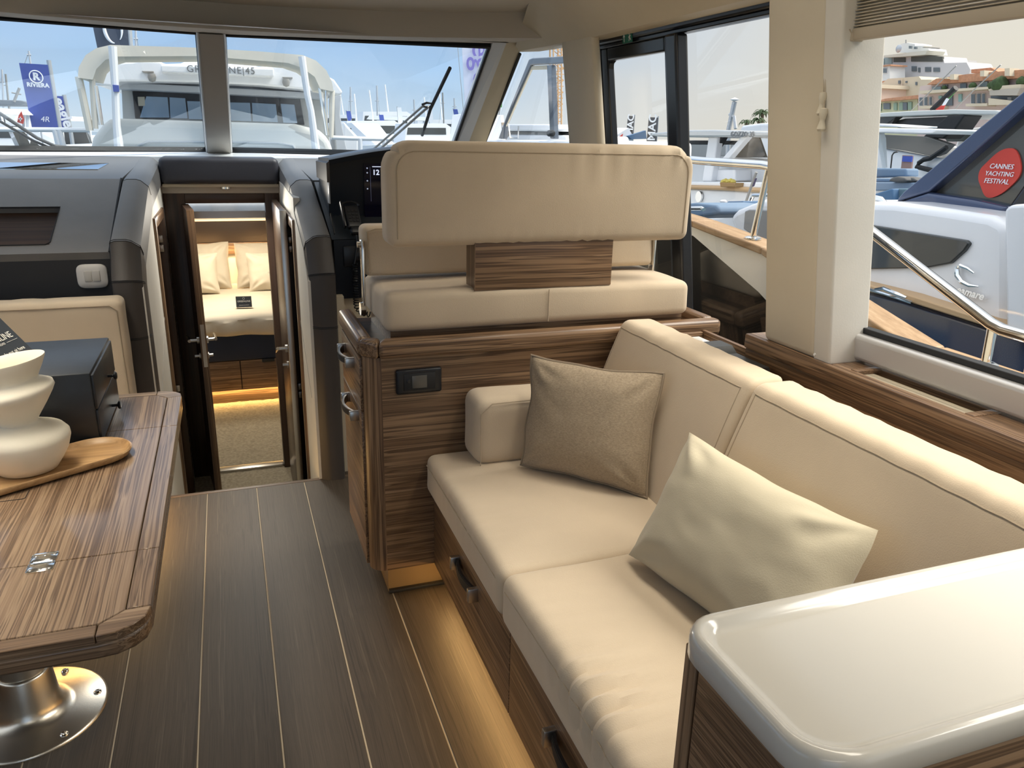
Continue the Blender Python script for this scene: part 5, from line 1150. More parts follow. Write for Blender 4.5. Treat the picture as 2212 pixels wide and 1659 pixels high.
# ------------------------------------------------------------------ small far boats
def small_boat(label, c, L, kind, rz=0.0):
    """motor cruiser, bow along local +x"""
    t = thing('motor_boat', label, 'boat', tuple(c), 'small boats moored in the distance')
    M = Matrix.Translation(c) @ Matrix.Rotation(rz, 4, 'Z') @ Matrix.Scale(L, 4)
    rr = []; zb = min(0, (WL-.35-c.z)/L)
    for k in range(9):
        u = k/8; x = -.5+u; w = .15*(1-max(0, (u-.45)/.55)**2.2); zt = .12+.05*u
        rr.append([Vector((x, -w, zt)), Vector((x, -w*.8, zb)), Vector((x, w*.8, zb)), Vector((x, w, zt)), Vector((x, 0, zt+.012))])
    B().loft(rr).move(M).o('hull', hullw, t)
    if kind == 0:
        B().loft([[Vector((x, -w, .12)), Vector((x+s, -w*.85, h)), Vector((x+s, w*.85, h)), Vector((x, w, .12))] for x, w, h, s in ((-.32, .11, .27, .02), (.02, .11, .28, -.02), (.24, .08, .16, -.02))]).move(M).o('cabin', hullw, t)
        B().hexa([(-.30, -.103, .20), (.0, -.103, .205), (.0, .103, .205), (-.30, .103, .20), (-.29, -.098, .245), (0, -.098, .25), (0, .098, .25), (-.29, .098, .245)]).move(M).o('window_band', dglass, t)
        B().tube([(-.1, 0, .27), (-.12, 0, .45)], .005, 5).move(M).o('aerial', hullw, t)
    else:
        B().hexa([(-.30, -.12, .30), (.12, -.10, .30), (.12, .10, .30), (-.30, .12, .30), (-.28, -.11, .325), (.10, -.09, .325), (.10, .09, .325), (-.28, .11, .325)]).move(M).o('hardtop', hullw, t)
        for a, b in ((-.24, .1), (-.24, -.1), (.08, .08), (.08, -.08)): B().tube([(a, b, .1), (a+.02, b*.95, .305)], .008, 6).move(M).o('post', hullw, t)
        B().hexa([(.05, -.1, .14), (.15, -.08, .14), (.15, .08, .14), (.05, .1, .14), (.02, -.09, .25), (.05, -.08, .25), (.05, .08, .25), (.02, .09, .25)]).move(M).o('windscreen', dglass, t)
    return t
def sbp(px, py, y, L): c = at(px, py, y=y); return Vector((c.x, c.y, c.z-.2*L))
for k, (px, py, y, L, kd, rz, lb) in enumerate([
        (790, 296, 30, 6, 0, -1.2, 'small white cruiser just right of the white stern post'), (840, 290, 40, 8, 0, .2, 'white cruiser behind the lower wiper arms'), (888, 292, 52, 9, 1, -.3, 'small hardtop boat left of the wiper blade'),
        (950, 292, 34, 6, 0, .2, 'white cruiser under the wiper blade tip'), (985, 284, 62, 11, 0, 0, 'white cruiser beside the white lettered banner'), (1040, 290, 20, 6, 0, 1.2, 'white cruiser behind the corner post'),
        (10, 296, 22, 5, 1, .3, 'hardtop boat at the left edge of the windscreen'), (60, 300, 34, 7, 0, -.1, 'white cruiser under the circled R banner'), (150, 300, 27, 5, 1, 1.2, 'hardtop boat left of the cream canopy'), (20, 275, 42, 10, 0, .1, 'larger white cruiser behind the red ensign'),
        (870, 268, 78, 14, 0, .1, 'far white yacht roof above the wiper arms'), (770, 270, 95, 14, 0, -.1, 'far white yacht right of the cream canopy')]):
    small_boat(lb, sbp(px, py, y, L), L, kd, rz)
dkr = thing('grey_hardtop', 'dark grey flat hardtop behind the circled R banner', 'boat roof', tuple(at(30, 222, y=26)))
bev(sy([(-40, 214), (45, 217), (60, 222), (45, 227), (-40, 226)], 26, 2), 'roof', mat('hardtop_grey', (.13, .15, .17), .5), dkr, .02)
ty([(30, 220), (42, 190)], 26, .04, 6).o('radar_mast', greyd, dkr); ty([(25, 200), (46, 204)], 26, .02, 5).o('crossbar', greyd, dkr)
# ------------------------------------------------------------------ through the forward side window
cr_ = thing('tower_crane', 'orange lattice tower of a distant building crane', 'crane', tuple(at(1204, 292, y=140)))
crm = mat('crane_orange', (.62, .38, .18), .6)
yC = 140; cb, ct_ = at(1204, 300, y=yC), at(1204, 40, y=yC); hw = 8.5/1676*yC*1.12
for dx in (-hw, hw):
    for dy in (0, 2*hw):
        B().tube([cb+Vector((dx, dy, 0)), ct_+Vector((dx, dy, 0))], .16, 5).o('leg', crm, cr_)
nb = 20
for k in range(nb):
    z0, z1 = cb.z+(ct_.z-cb.z)*k/nb, cb.z+(ct_.z-cb.z)*(k+1)/nb; s_ = 1 if k % 2 else -1
    for dy in (0, 2*hw): B().tube([(cb.x-hw*s_, yC+dy, z0), (cb.x+hw*s_, yC+dy, z1)], .10, 4).o('brace', crm, cr_)
    B().tube([(cb.x-hw, yC, z0), (cb.x+hw, yC, z0)], .10, 4).o('strut', crm, cr_)
nf = thing('boat_windscreen', 'grey windscreen frame of the boat moored alongside ahead', 'boat windscreen', tuple(at(1130, 300, x=3.6)))
fgm = mat('frame_slate', (.10, .12, .15), .15, coat=.4)
bev(sx([(1076, 300), (1094, 250), (1142, 128), (1150, 125), (1220, 121), (1220, 137), (1146, 141), (1113, 215), (1090, 270), (1088, 300)], 3.6, .06), 'frame', fgm, nf, .012)
bev(sx([(1181, 141), (1191, 140), (1197, 300), (1188, 300)], 3.6, .06), 'mullion', fgm, nf, .008)
sx([(1143, 143), (1181, 141), (1181, 150), (1147, 151), (1092, 275), (1089, 275)], 3.62, .02).o('inner_trim', cream, nf)
bev(sx([(1040, 302), (1250, 302), (1250, 700), (1040, 760)], 3.55, 1.4), 'hull', hullw, nf, .05)
tx([(1098, 268), (1102, 298), (1119, 298), (1120, 272)], 3.4, .008).o('grab_rail', chrome, nf)
q = at(1190, 288, x=3.5)
B().lathe([(.028, -.05), (.036, -.045), (.036, .045), (.028, .05)], q, 18, 'Y').o('searchlight', blackm, nf)
hb = thing('motor_boat', 'white topped boat seen low through the forward side window', 'boat', tuple(at(1130, 300, x=9)-Vector((0, 0, 1.6))), 'small boats moored in the distance')
bev(sx([(1058, 275), (1080, 268), (1180, 268), (1207, 276), (1206, 284), (1180, 284), (1058, 283)], 9, 1.5), 'roof', hullw, hb, .05)
bev(sx([(1052, 284), (1200, 284), (1215, 300), (1050, 340)], 9.4, 1.2), 'cabin', dglass, hb, .02)
bev(sx([(1100, 290), (1220, 292), (1240, 350), (1060, 350)], 9.1, 2), 'hull', hullw, hb, .05)
gfl = thing('feather_flag', 'small green flag beside the corner post', 'flag', tuple(at(1080, 262, y=30)), 'small flags among the far boats')
sy([(1086, 205), (1084, 232), (1077, 231), (1080, 215)], 30, .02).o('cloth', mat('flag_green', (.06, .28, .05), .6), gfl); ty([(1087, 200), (1075, 262), (1072, 480)], 30.03, .02, 5).o('pole', greyd, gfl)
# ------------------------------------------------------------------ boat with silver hardtop, seen through the side door
gz = thing('open_boat', 'open boat with long silver hardtop seen through the side door', 'boat', tuple(at(1560, 470, x=7)-Vector((0, 0, .6))))
X = 7.0
silver = mat('hardtop_silver', (.62, .62, .60), .25, metal=.4)
bev(sx([(1398, 292), (1412, 287), (1470, 281), (1540, 280), (1660, 284), (1670, 290), (1664, 296), (1540, 296), (1420, 295)], X, 1.6), 'hardtop', silver, gz, .04)
B().text('GOZZO 35', .105, frame(at(1603, 290.5, x=X-.01), (0, -1, 0), (0, 0, 1)), ext=.003, spacing=1.1).o('lettering', dark_ink, gz, 0, fixn=False)
bev(sx([(1530, 296), (1550, 296), (1536, 392), (1516, 392)], X+.2, .12), 'post', hullw, gz, .02)
bev(sx([(1551, 296), (1562, 296), (1542, 330), (1538, 330)], X+.25, .1), 'brace', blackm, gz, .01)
bev(sx([(1600, 296), (1614, 296), (1575, 342), (1560, 342)], X+.1, .1), 'screen_pillar', hullw, gz, .01)
bev(sx([(1610, 298), (1640, 297), (1655, 340), (1575, 340)], X+.5, .03), 'side_glass', dglass, gz, .005)
bev(sx([(1480, 303), (1588, 304), (1570, 312), (1480, 312)], X+.9, .3), 'dark_band', blackm, gz, .01)
bev(sx([(1490, 340), (1560, 335), (1660, 345), (1690, 400), (1480, 400)], X+.6, 1.2), 'deckhouse', hullw, gz, .05)
bev(sx([(1534, 366), (1588, 366), (1588, 391), (1534, 391)], X+.3, .3), 'seat_box', hullw, gz, .02)
bev(sx([(1470, 392), (1690, 394), (1690, 408), (1470, 404)], X, .5), 'side_deck', hullw, gz, .02)
tx([(1480, 404), (1560, 406), (1640, 411), (1700, 416)], X-.02, .035).o('teak_rail', mat('teak_plain', (.55, .36, .19), .5), gz)
bev(sx([(1470, 406), (1700, 418), (1700, 560), (1470, 560)], X+.02, 1.2), 'hull', hullw, gz, .03)
q = at(1512, 425, x=X)
B().lathe([(.085, -.03), (.085, .0), (.05, .02)], q, 20, 'X').o('fairlead', chrome, gz)
for (a, b, lb) in ((1500, 470, 1),):
    pass
fb = thing('fruit_basket', 'woven basket of yellow fruit on the white boat side deck', 'basket', tuple(at(1572, 404, x=6.9)))
bev(sx([(1554, 394), (1588, 395), (1586, 404), (1556, 404)], 6.85, .18), 'basket', mat('wicker', (.36, .22, .09), .8, bump=1, bscale=80), fb, .01)
for k in range(5):
    q = at(1562+5.5*k, 393-2*(k % 2), x=6.93); B().lathe([(0, -.04), (.03, -.025), (.04, 0), (.03, .025), (0, .04)], q, 10).o('fruit', mat('fruit_yellow', (.62, .50, .10), .5), fb)
bc = thing('sun_cushion', 'blue deck cushion with rounded corner seen past the helm backrest', 'cushion', tuple(at(1520, 475, x=3.6)), 'blue boat cushions')
bev(sx([(1480, 440), (1500, 438), (1545, 443), (1553, 450), (1552, 464), (1490, 472), (1480, 472)], 3.6, .5), 'cover', blue_cu, bc, .03)
bd2 = thing('sun_cushion', 'small blue pad on deck beyond the stanchion', 'cushion', tuple(at(1590, 440, x=4.5)), 'blue boat cushions')
bev(sx([(1570, 435), (1605, 434), (1605, 443), (1570, 441)], 4.5, .4), 'cover', blue_dk, bd2, .02)
wn_ = thing('anchor_windlass', 'black and white windlass on the white foredeck', 'windlass', tuple(at(1558, 447, x=4.2)))
bev(sx([(1546, 440), (1570, 441), (1570, 448), (1546, 447)], 4.2, .12), 'body', blackm, wn_, .01); B().lathe([(.03, 0), (.032, .02), (.02, .03)], at(1562, 439, x=4.25), 14).o('drum', hullw, wn_)
ny_bow = thing('boat_bow', 'white curved bow with grey side window close outside the door', 'boat', tuple(at(1620, 540, x=3.4)-Vector((0, 0, .8))))
tx([(1484, 450), (1516, 450), (1520, 453)], 2.6, .012).o('bow_fitting', chrome, ny_bow)
bev(sx([(1480, 470), (1560, 464), (1580, 452), (1620, 446), (1640, 446), (1640, 1000), (1480, 1000)], 4.4, .5), 'foredeck', hullw, None, .04, label='white foredeck of the boat moored alongside', cat='boat deck')
nb2 = ny_bow
bev(sx([(1572, 470), (1590, 452), (1618, 440), (1645, 430), (1680, 429), (1680, 1250), (1590, 1200), (1585, 500)], 3.4, .25), 'bow', hullw, nb2, .05)
bev(sx([(1608, 456), (1618, 452), (1675, 454), (1675, 540), (1605, 495)], 3.37, .05), 'side_window', mat('grey_glass', (.24, .25, .26), .12), nb2, .01)
tx([(1622, 432), (1628, 422), (1668, 421)], 3.6, .014).o('bow_rail', chrome, nb2)
gfp = thing('flag_staff', 'short flagstaff with rolled flag beside the stanchion', 'flagstaff', tuple(at(1624, 405, x=5)))
tx([(1634, 372), (1622, 405), (1610, 440)], 5, .015, 6).o('staff', greyd, gfp); sx([(1632, 385), (1626, 402), (1622, 404), (1627, 388)], 5, .02).o('rolled_flag', mat('flag_violet', (.06, .05, .13), .7), gfp)
# banners beyond the side door
for px0, w_, y0, y1, body, lb in ((1357, 14, 250, 298, 'MAC', 'dark banner with white vertical letters, left one through the side door'), (1402, 20, 253, 306, 'MAC', 'dark banner with white vertical letters, right one through the side door')):
    t = thing('banner', lb, 'banner', tuple(at(px0, y1, y=32)), 'dark lettered banners')
    sy([(px0, y0), (px0+w_, y0+1), (px0+w_-4, y1+2), (px0-5, y1)], 32, .02).o('cloth', mat('banner_grey', (.09, .09, .10), .6), t)
    ty([(px0+w_, y0-2), (px0+w_-4, y1+2), (px0+w_-4, 430)], 32.05, .03, 6).o('pole', polem, t)
    c0 = at(px0+w_*.36, (y0+y1)/2-4, y=31.9); B().text(body, .42 if w_ < 18 else .52, frame(c0, at(px0+w_*.5, y0, y=31.9)-at(px0-2+w_*.5-2, y1, y=31.9), (-1, 0, 0)), ext=.003, bold=.01).o('lettering', white_ink, t, 0, fixn=False)
wb = thing('boat_bow', 'white boat bow with blue panel beside the dark lettered banners', 'boat', tuple(at(1360, 310, y=30)))
sy([(1318, 300), (1358, 276), (1368, 296), (1370, 430), (1318, 430)], 30, 1.5).o('bow', hullw, wb); sy([(1357, 294), (1395, 282), (1397, 300), (1365, 301)], 29.8, .2).o('blue_panel', flagb if False else blue_dk, wb)
sy([(1336, 297), (1346, 289), (1344, 297)], 29.7, .05).o('red_mark', red_m, wb)
rad = thing('radar_arch', 'slim grey light mast above the silver hardtop', 'mast', tuple(at(1572, 282, x=12)), 'masts in the marina')
tx([(1587, 220), (1574, 280), (1570, 420)], 12, .06, 8).o('spar', polem, rad); tx([(1576, 247), (1586, 252), (1589, 278)], 12, .04, 6).o('loop', polem, rad); B().lathe([(.0, -.05), (.12, 0), (0, .05)], at(1587, 215, x=12), 10).o('lamp', hullw, rad)
sb2 = thing('motor_boat', 'white curved cabin roof below the palm trees', 'boat', tuple(at(1620, 285, x=14)-Vector((0, 0, 1))), 'small boats moored in the distance')
bev(sx([(1598, 280), (1602, 271), (1640, 266), (1680, 264), (1680, 500), (1598, 500)], 14, 3), 'roof', hullw, sb2, .15)
# palms
plm = mat('palm_green', (.045, .075, .028), .8)
for k, (px, py, d, s_, lb) in enumerate(((1646, 246, 62, 1.0, 'tall palm tree beside the cream door post'), (1638, 262, 60, .8, 'short palm tree below the tall palm'), (1612, 266, 64, .8, 'short palm tree left of the tall palm'))):
    c = at(px, py, x=d); t = thing('palm_tree', lb, 'palm', (c.x, c.y, c.z-6), 'palm trees on the quay')
    B().tube([(c.x, c.y, c.z-8), (c.x+.1, c.y, c.z)], [.25, .18], 8).o('trunk', mat('palm_bark', (.12, .09, .06), .9), t)
    for j in range(13):
        a = j*2*PI/13+k; L_ = 1.35*s_; pts = []
        for i in range(6):
            u = i/5; pts.append((c+Vector((math.cos(a)*L_*u*.95, math.sin(a)*L_*u*.95, (.6*math.sin(u*2.2)-.9*u*u)*s_*(1+.5*((j % 3)-1))))))
        bq = B()
        dr_ = Vector((-math.sin(a), math.cos(a), 0))
        r0 = [p+dr_*.22*s_*math.sin(PI*min(.95, .12+i/5*.85)) for i, p in enumerate(pts)]; r1_ = [p-dr_*.22*s_*math.sin(PI*min(.95, .12+i/5*.85)) for i, p in enumerate(pts)]
        vs = r0+r1_+[p+Vector((0, 0, .06)) for p in pts]; n_ = 6
        bq.add(vs, [(i, i+1, 2*n_+i+1, 2*n_+i) for i in range(5)]+[(2*n_+i, 2*n_+i+1, n_+i+1, n_+i) for i in range(5)])
        bq.o('frond', plm, t)
# ------------------------------------------------------------------ near neighbour: white topsides, navy hull, blue arch
nbx = 4.6
ny = thing('neighbour_yacht', 'white yacht with navy hull and steel blue arch moored close alongside', 'yacht', (5.2, 4.0, WL))
bev(sx([(1780, 432), (1822, 434), (1935, 437), (2050, 452), (2140, 466), (2168, 480), (2178, 500), (2176, 720), (1780, 606)], nbx, 2.2), 'topsides', hullw, ny, .06)
bev(sx([(2168, 452), (2182, 442), (2210, 440), (2420, 470), (2420, 860), (2172, 722)], nbx-.12, 2.2), 'quarter', hullw, ny, .06)
bev(sx([(1780, 482), (1870, 484), (2086, 519), (2093, 526), (2082, 542), (2052, 569), (2000, 579), (1780, 584)], nbx-.03, .06), 'side_window', dglass, ny, .01)
bev(sx([(1780, 590), (1815, 600), (1960, 636), (2212, 718), (2420, 790), (2420, 806), (2212, 732), (1955, 650), (1812, 614), (1780, 604)], nbx-.14, .3), 'teak_strake', mat('teak_plain', (.55, .36, .19), .5), ny, .01)
bev(sx([(1780, 604), (1812, 614), (1955, 650), (2212, 732), (2420, 806), (2420, 1200), (1780, 1200)], nbx-.06, 2.2), 'hull', navy, ny, .03)
tx([(1848, 617), (1910, 634), (1970, 654)], nbx-.16, .012).o('rub_strake', chrome, ny)
B().tube([at(*p, x=nbx-.24) for p in [(1890, 625), (1908, 623), (1940, 636), (1958, 643)]], [.008, .014, .014, .008], 8).o('mooring_cleat', chrome, ny)
tx([(1780, 422), (1822, 424), (1888, 427), (1904, 431), (1913, 442)], nbx+.1, .022).o('grab_rail', chrome, ny); tx([(1886, 428), (1884, 442)], nbx+.1, .02).o('grab_rail_post', chrome, ny)
e1 = at(2125, 640, x=nbx-.03)-at(2065, 628, x=nbx-.03)
M_ = frame(at(2096, 633, x=nbx-.03), (0, -1, -.05), (0, -.05, 1))
B().text('eamare', .115, M_, ext=.006, shear=.25, spacing=1.0, bold=.003, width=(at(2126, 633, x=nbx)-at(2066, 633, x=nbx)).length).o('lettering', chrome, ny, 0, fixn=False)
B().tube([at(*p, x=nbx-.03) for p in [(2104, 590), (2090, 580), (2074, 574), (2067, 580), (2068, 595), (2078, 609), (2094, 617), (2114, 619)]], [.006, .010, .014, .016, .018, .016, .012, .005], 6).o('swoosh', chrome, ny)
ax_ = 4.95
arch_o = [(1936, 436), (1940, 428), (1952, 414), (2010, 366), (2100, 288), (2160, 240), (2212, 196), (2420, 30), (2420, 500), (2180, 470), (2152, 462)]
gl_in = [(2008, 414), (2100, 336), (2212, 236), (2420, 70), (2420, 430), (2212, 402), (2182, 446), (2100, 428)]
# arch: bar strips around the glass so that the opening is real
bev(sx([(1936, 436), (1940, 428), (1952, 414), (2010, 366), (2100, 288), (2212, 196), (2420, 30), (2420, 66), (2212, 233), (2100, 332), (2006, 414)], ax_, .22), 'arch_bar', archn, ny, .05)
bev(sx([(1936, 437), (2004, 415), (2100, 430), (2176, 447), (2158, 468), (2150, 467)], ax_, .22), 'arch_foot', archn, ny, .03)
bev(sx([(2160, 466), (2178, 448), (2212, 400), (2420, 430), (2420, 480), (2200, 470)], ax_+.02, .2), 'arch_foot', blackf, ny, .02)
bev(sx(gl_in, ax_+.09, .03), 'arch_glass', mat('arch_tint', (.075, .075, .068), .06, spec=.6), ny, .004)
stc = thing('festival_sticker', 'red rounded festival sticker on the tinted arch glass', 'sticker', tuple(at(2158, 430, x=ax_+.08)))
spts = []
cc = [(2196, 322), (2207, 358), (2203, 380), (2190, 396), (2165, 418), (2140, 429), (2126, 424), (2118, 402), (2112, 386), (2116, 366), (2130, 352), (2155, 328), (2176, 319)]
sx(chaikin(cc, 2), ax_+.075, .012).o('disc', red_m, stc)
e_y = at(2190, 356, x=ax_+.07)-at(2140, 356, x=ax_+.07); sv = 1
for i, (wd_, cx2, cy2, ws_) in enumerate((('CANNES', 2163, 360, 52), ('YACHTING', 2158, 376, 62), ('FESTIVAL', 2152, 392, 54))):
    B().text(wd_, .125, frame(at(cx2, cy2, x=ax_+.068), (0, -1, .0), (0, -.0, 1)), ext=.002, shear=.18, spacing=1.0, bold=.0, width=(at(cx2+ws_/2, cy2, x=ax_)-at(cx2-ws_/2, cy2, x=ax_)).length).o('lettering', white_ink, stc, 0, fixn=False)
# ------------------------------------------------------------------ lounge deck with blue seats behind it
lx = 8.5
lo = thing('lounge_boat', 'white boat with blue lounge seating behind the neighbour yacht', 'boat', tuple(at(1900, 430, x=lx)-Vector((0, 0, 1.5))))
bev(sx([(1800, 366), (1878, 362), (1880, 384), (1800, 386)], lx+.6, .25), 'seat_back', blue_cu, lo, .03)
bev(sx([(1884, 364), (1890, 363), (1957, 364), (1957, 382), (1880, 384)], lx+.6, .25), 'seat_back', blue_cu, lo, .03)
bev(sx([(1800, 386), (1865, 386), (1865, 393), (1800, 393)], lx+.2, .5), 'seat_cushion', blue_cu, lo, .02)
bev(sx([(1866, 385), (1985, 386), (1985, 394), (1866, 393)], lx+.2, .5), 'seat_cushion', blue_cu, lo, .02)
bev(sx([(1800, 393), (1990, 394), (1990, 412), (1885, 412), (1880, 402), (1800, 402)], lx, .5), 'seat_base', mat('blue_cushion_light', (.21, .29, .40), .7), lo, .02)
bev(sx([(1870, 424), (1928, 407), (1929, 442), (1870, 442)], lx-.6, .4), 'wedge', blue_dk, lo, .02)
bev(sx([(1929, 407), (1970, 408), (1960, 442), (1929, 442)], lx-.5, .4), 'wedge', mat('teal_cushion', (.10, .17, .22), .7), lo, .02)
bev(sx([(1800, 402), (1995, 410), (1995, 470), (1800, 470)], lx+.1, 1.5), 'deck', hullw, lo, .03)
for i, pts in enumerate(([(1917, 391), (1924, 384), (1938, 381), (1954, 384), (1958, 391), (1940, 394)], [(1950, 388), (1958, 383), (1972, 384), (1981, 391), (1965, 393)])):
    bev(sx(pts, lx-.1+.1*i, .3), 'lounge_cushion', grey_cu, None, .05, label=('charcoal cushion lying on the blue lounge seat' if i == 0 else 'second charcoal cushion half behind the first on the blue seat'), cat='cushion', group='charcoal cushions')
fc_ = thing('deck_chair', 'small tan folding chair with white tube frame on the blue lounge deck', 'chair', tuple(at(1850, 420, x=lx-.5)))
tx([(1832, 420), (1834, 398), (1838, 395), (1858, 396), (1861, 399), (1860, 414)], lx-.5, .015, 6).o('frame', hullw, fc_); bev(sx([(1830, 409), (1865, 411), (1864, 420), (1829, 419)], lx-.52, .2), 'seat', mat('chair_tan', (.40, .29, .16), .7), fc_, .01)
ttp = thing('hardtop_boat', 'white boat with T shaped hardtop and leaning post', 'boat', tuple(at(1880, 360, x=lx+2)-Vector((0, 0, 2))))
tp_x = lx+1.5
bev(sx([(1800, 266), (1880, 266), (1950, 271), (1948, 275), (1880, 273), (1800, 271)], tp_x+1, .8), 'upper_top', hullw, ttp, .03)
bev(sx([(1838, 283), (1848, 277), (1880, 276), (2018, 278), (2022, 281), (2012, 287), (1990, 288), (1920, 286), (1842, 286)], tp_x, 1.6), 'hardtop', hullw, ttp, .03)
bev(sx([(1850, 286), (1886, 286), (1890, 298), (1893, 362), (1874, 362)], tp_x+.3, .25), 'post', hullw, ttp, .02)
bev(sx([(1884, 294), (1892, 290), (1906, 364), (1895, 364)], tp_x+.2, .1), 'light_panel', white_sill, ttp, .01)
B().lathe([(.0, -.06), (.22, -.04), (.24, 0), (.10, .04), (.04, .10), (0, .1)], at(1846, 259, x=tp_x+1.2), 16).o('radar', hullw, ttp)
# black topped cruiser
bkx = 14.0
bc_ = thing('dark_cruiser', 'large cruiser with black pillars and long pale hardtop', 'yacht', tuple(at(2000, 340, x=bkx)-Vector((0, 0, 3))))
bev(sx([(1850, 252), (1870, 246), (1960, 240), (2060, 236), (2150, 238), (2180, 244), (2165, 248), (2060, 247), (1900, 253), (1852, 255)], bkx, 2.5), 'hardtop', mat('cruiser_pale', (.66, .66, .62), .3), bc_, .05)
bev(sx([(1855, 256), (1925, 252), (1938, 251), (1915, 268), (1860, 266)], bkx+.1, .2), 'side_glass', dglass, bc_, .01)
bev(sx([(1920, 270), (1930, 262), (1955, 256), (2050, 252), (2030, 274), (1940, 276)], bkx+.3, .3), 'side_glass', blackp, bc_, .01)
bev(sx([(2046, 250), (2084, 248), (2062, 280), (2036, 300), (1990, 298), (2020, 272)], bkx, .5), 'pillar', blackm, bc_, .03)
bev(sx([(1790, 285), (1850, 288), (2000, 295), (2050, 312), (2030, 332), (2015, 338), (1960, 326), (1880, 315), (1790, 305)], bkx-.1, .2), 'hull_window', mat('hull_glass', (.10, .10, .095), .1), bc_, .01)
bev(sx([(1790, 300), (1900, 318), (2010, 338), (2060, 345), (2200, 380), (2200, 460), (1790, 460)], bkx, 3), 'hull', hullw, bc_, .05)
tx([(2045, 318), (2010, 342), (1995, 345), (1985, 352), (1980, 360), (2020, 370)], bkx-.15, .05).o('black_trim', blackm, bc_)
bev(sx([(2070, 290), (2100, 276), (2150, 270), (2200, 268), (2200, 320), (2060, 320)], bkx+2.5, 2), 'white_cabin', hullw, bc_, .08)
bev(sx([(2040, 298), (2060, 284), (2110, 290), (2095, 305), (2045, 306)], bkx+2.2, .2), 'aft_glass', mat('green_glass', (.05, .065, .055), .1), bc_, .01)
for a, b in (((1975, 232), (2066, 142)), ((2108, 242), (2162, 140))):
    tx([(1962, 246), (1975, 232), (2066, 142)] if a[0] < 2000 else [(2054, 244), (2108, 190), (2162, 140)], bkx+.4, .012, 5).o('aerial', greyd, bc_)
tx([(2014, 238), (2065, 190)], bkx+.4, .065, 8).o('flag_cover', blackm, bc_)
ifl = thing('ensign', 'green white and red flag on the pale hardtop', 'flag', tuple(at(2032, 240, x=bkx+.3)), 'flags on boats')
for pts, m_ in (([(2050, 213), (2062, 200), (2054, 208), (2046, 214)], MATS['flag_green']), ([(2050, 212), (2040, 228), (2034, 228), (2044, 212)], white_ink), ([(2041, 227), (2036, 239), (2020, 237), (2034, 227)], red_m)):
    sx(pts, bkx+.25, .02).o('stripe', m_, ifl)
pos = thing('display_board', 'blue and brown display board standing on the lounge deck', 'board', tuple(at(1955, 381, x=9.6)))
bev(sx([(1949, 335), (1971, 336), (1966, 381), (1944, 380)], 9.6, .03), 'board', mat('board_brown', (.26, .17, .15), .6), pos, .004); sx([(1950, 337), (1970, 338), (1968.5, 350), (1948.5, 349)], 9.58, .02).o('blue_print', flagb, pos)
mag = thing('display_board', 'red and blue leaflet stand on the lounge deck', 'board', tuple(at(1865, 363, x=9.8)))
sx([(1856, 351), (1876, 352), (1874, 363), (1850, 363)], 9.8, .05).o('board', red_m, mag); sx([(1866, 356), (1876, 356), (1874, 363), (1864, 363)], 9.78, .03).o('blue_print', flagb, mag)
hk = thing('deck_lamp', 'slim black hooked deck lamp beside the display board', 'lamp', tuple(at(1924, 365, x=9.7)))
tx([(1924, 364), (1927, 336), (1931, 330), (1937, 328)], 9.7, .012, 6).o('stem', blackm, hk); B().lathe([(.0, -.01), (.025, 0), (.0, .02)], at(1937, 329, x=9.7), 10).o('head', blackm, hk)
# person in a blue shirt, cut off by the window post
pc = at(1828, 372, x=10.6)
bm_ = bpy.data.meshes.new('person'); jv = [(0, 0, 0), (0, 0, .12), (0, 0, .30), (0, 0, .43), (0, 0, .50), (0, 0, .60), (0, 0, .70), (0, -.16, .42), (-.05, -.20, .22), (-.16, -.14, .10), (0, .16, .42), (-.05, .20, .22), (-.18, .12, .14), (0, -.08, -.05), (0, -.09, -.40), (.02, -.09, -.78), (-.10, -.09, -.80), (0, .08, -.05), (0, .09, -.40), (.02, .09, -.78), (-.10, .09, -.80)]
je = [(0, 1), (1, 2), (2, 3), (3, 4), (4, 5), (5, 6), (3, 7), (7, 8), (8, 9), (3, 10), (10, 11), (11, 12), (0, 13), (13, 14), (14, 15), (15, 16), (0, 17), (17, 18), (18, 19), (19, 20)]
jr = [.13, .13, .15, .12, .055, .085, .07, .06, .045, .035, .06, .045, .035, .085, .06, .045, .04, .085, .06, .045, .04]
bm_.from_pydata([Vector(v) for v in jv], je, [])
po = bpy.data.objects.new('person', bm_); COL.objects.link(po); po.location = pc+Vector((0, 0, -.08)); ORG[po] = po.location.copy()
sk = po.modifiers.new('skin', 'SKIN'); po.modifiers.new('sub', 'SUBSURF').levels = 2; po.modifiers['sub'].render_levels = 2
for i, r in enumerate(jr): bm_.skin_vertices[0].data[i].radius = (r, r)
bm_.skin_vertices[0].data[0].use_root = True
bm_.materials.append(mat('shirt_blue', (.14, .22, .46), .8))
props(po, 'person in a blue shirt standing on the lounge deck by the window post', 'person')
B().lathe([(0, -.10), (.07, -.08), (.095, 0), (.085, .07), (0, .12)], pc+Vector((0, 0, .60)), 14).o('head', mat('skin_tan', (.42, .26, .18), .6), po)
B().lathe([(.098, .0), (.09, .075), (.05, .12), (0, .125)], pc+Vector((.01, 0, .605)), 14).o('hair', mat('hair_dark', (.03, .02, .015), .7), po)
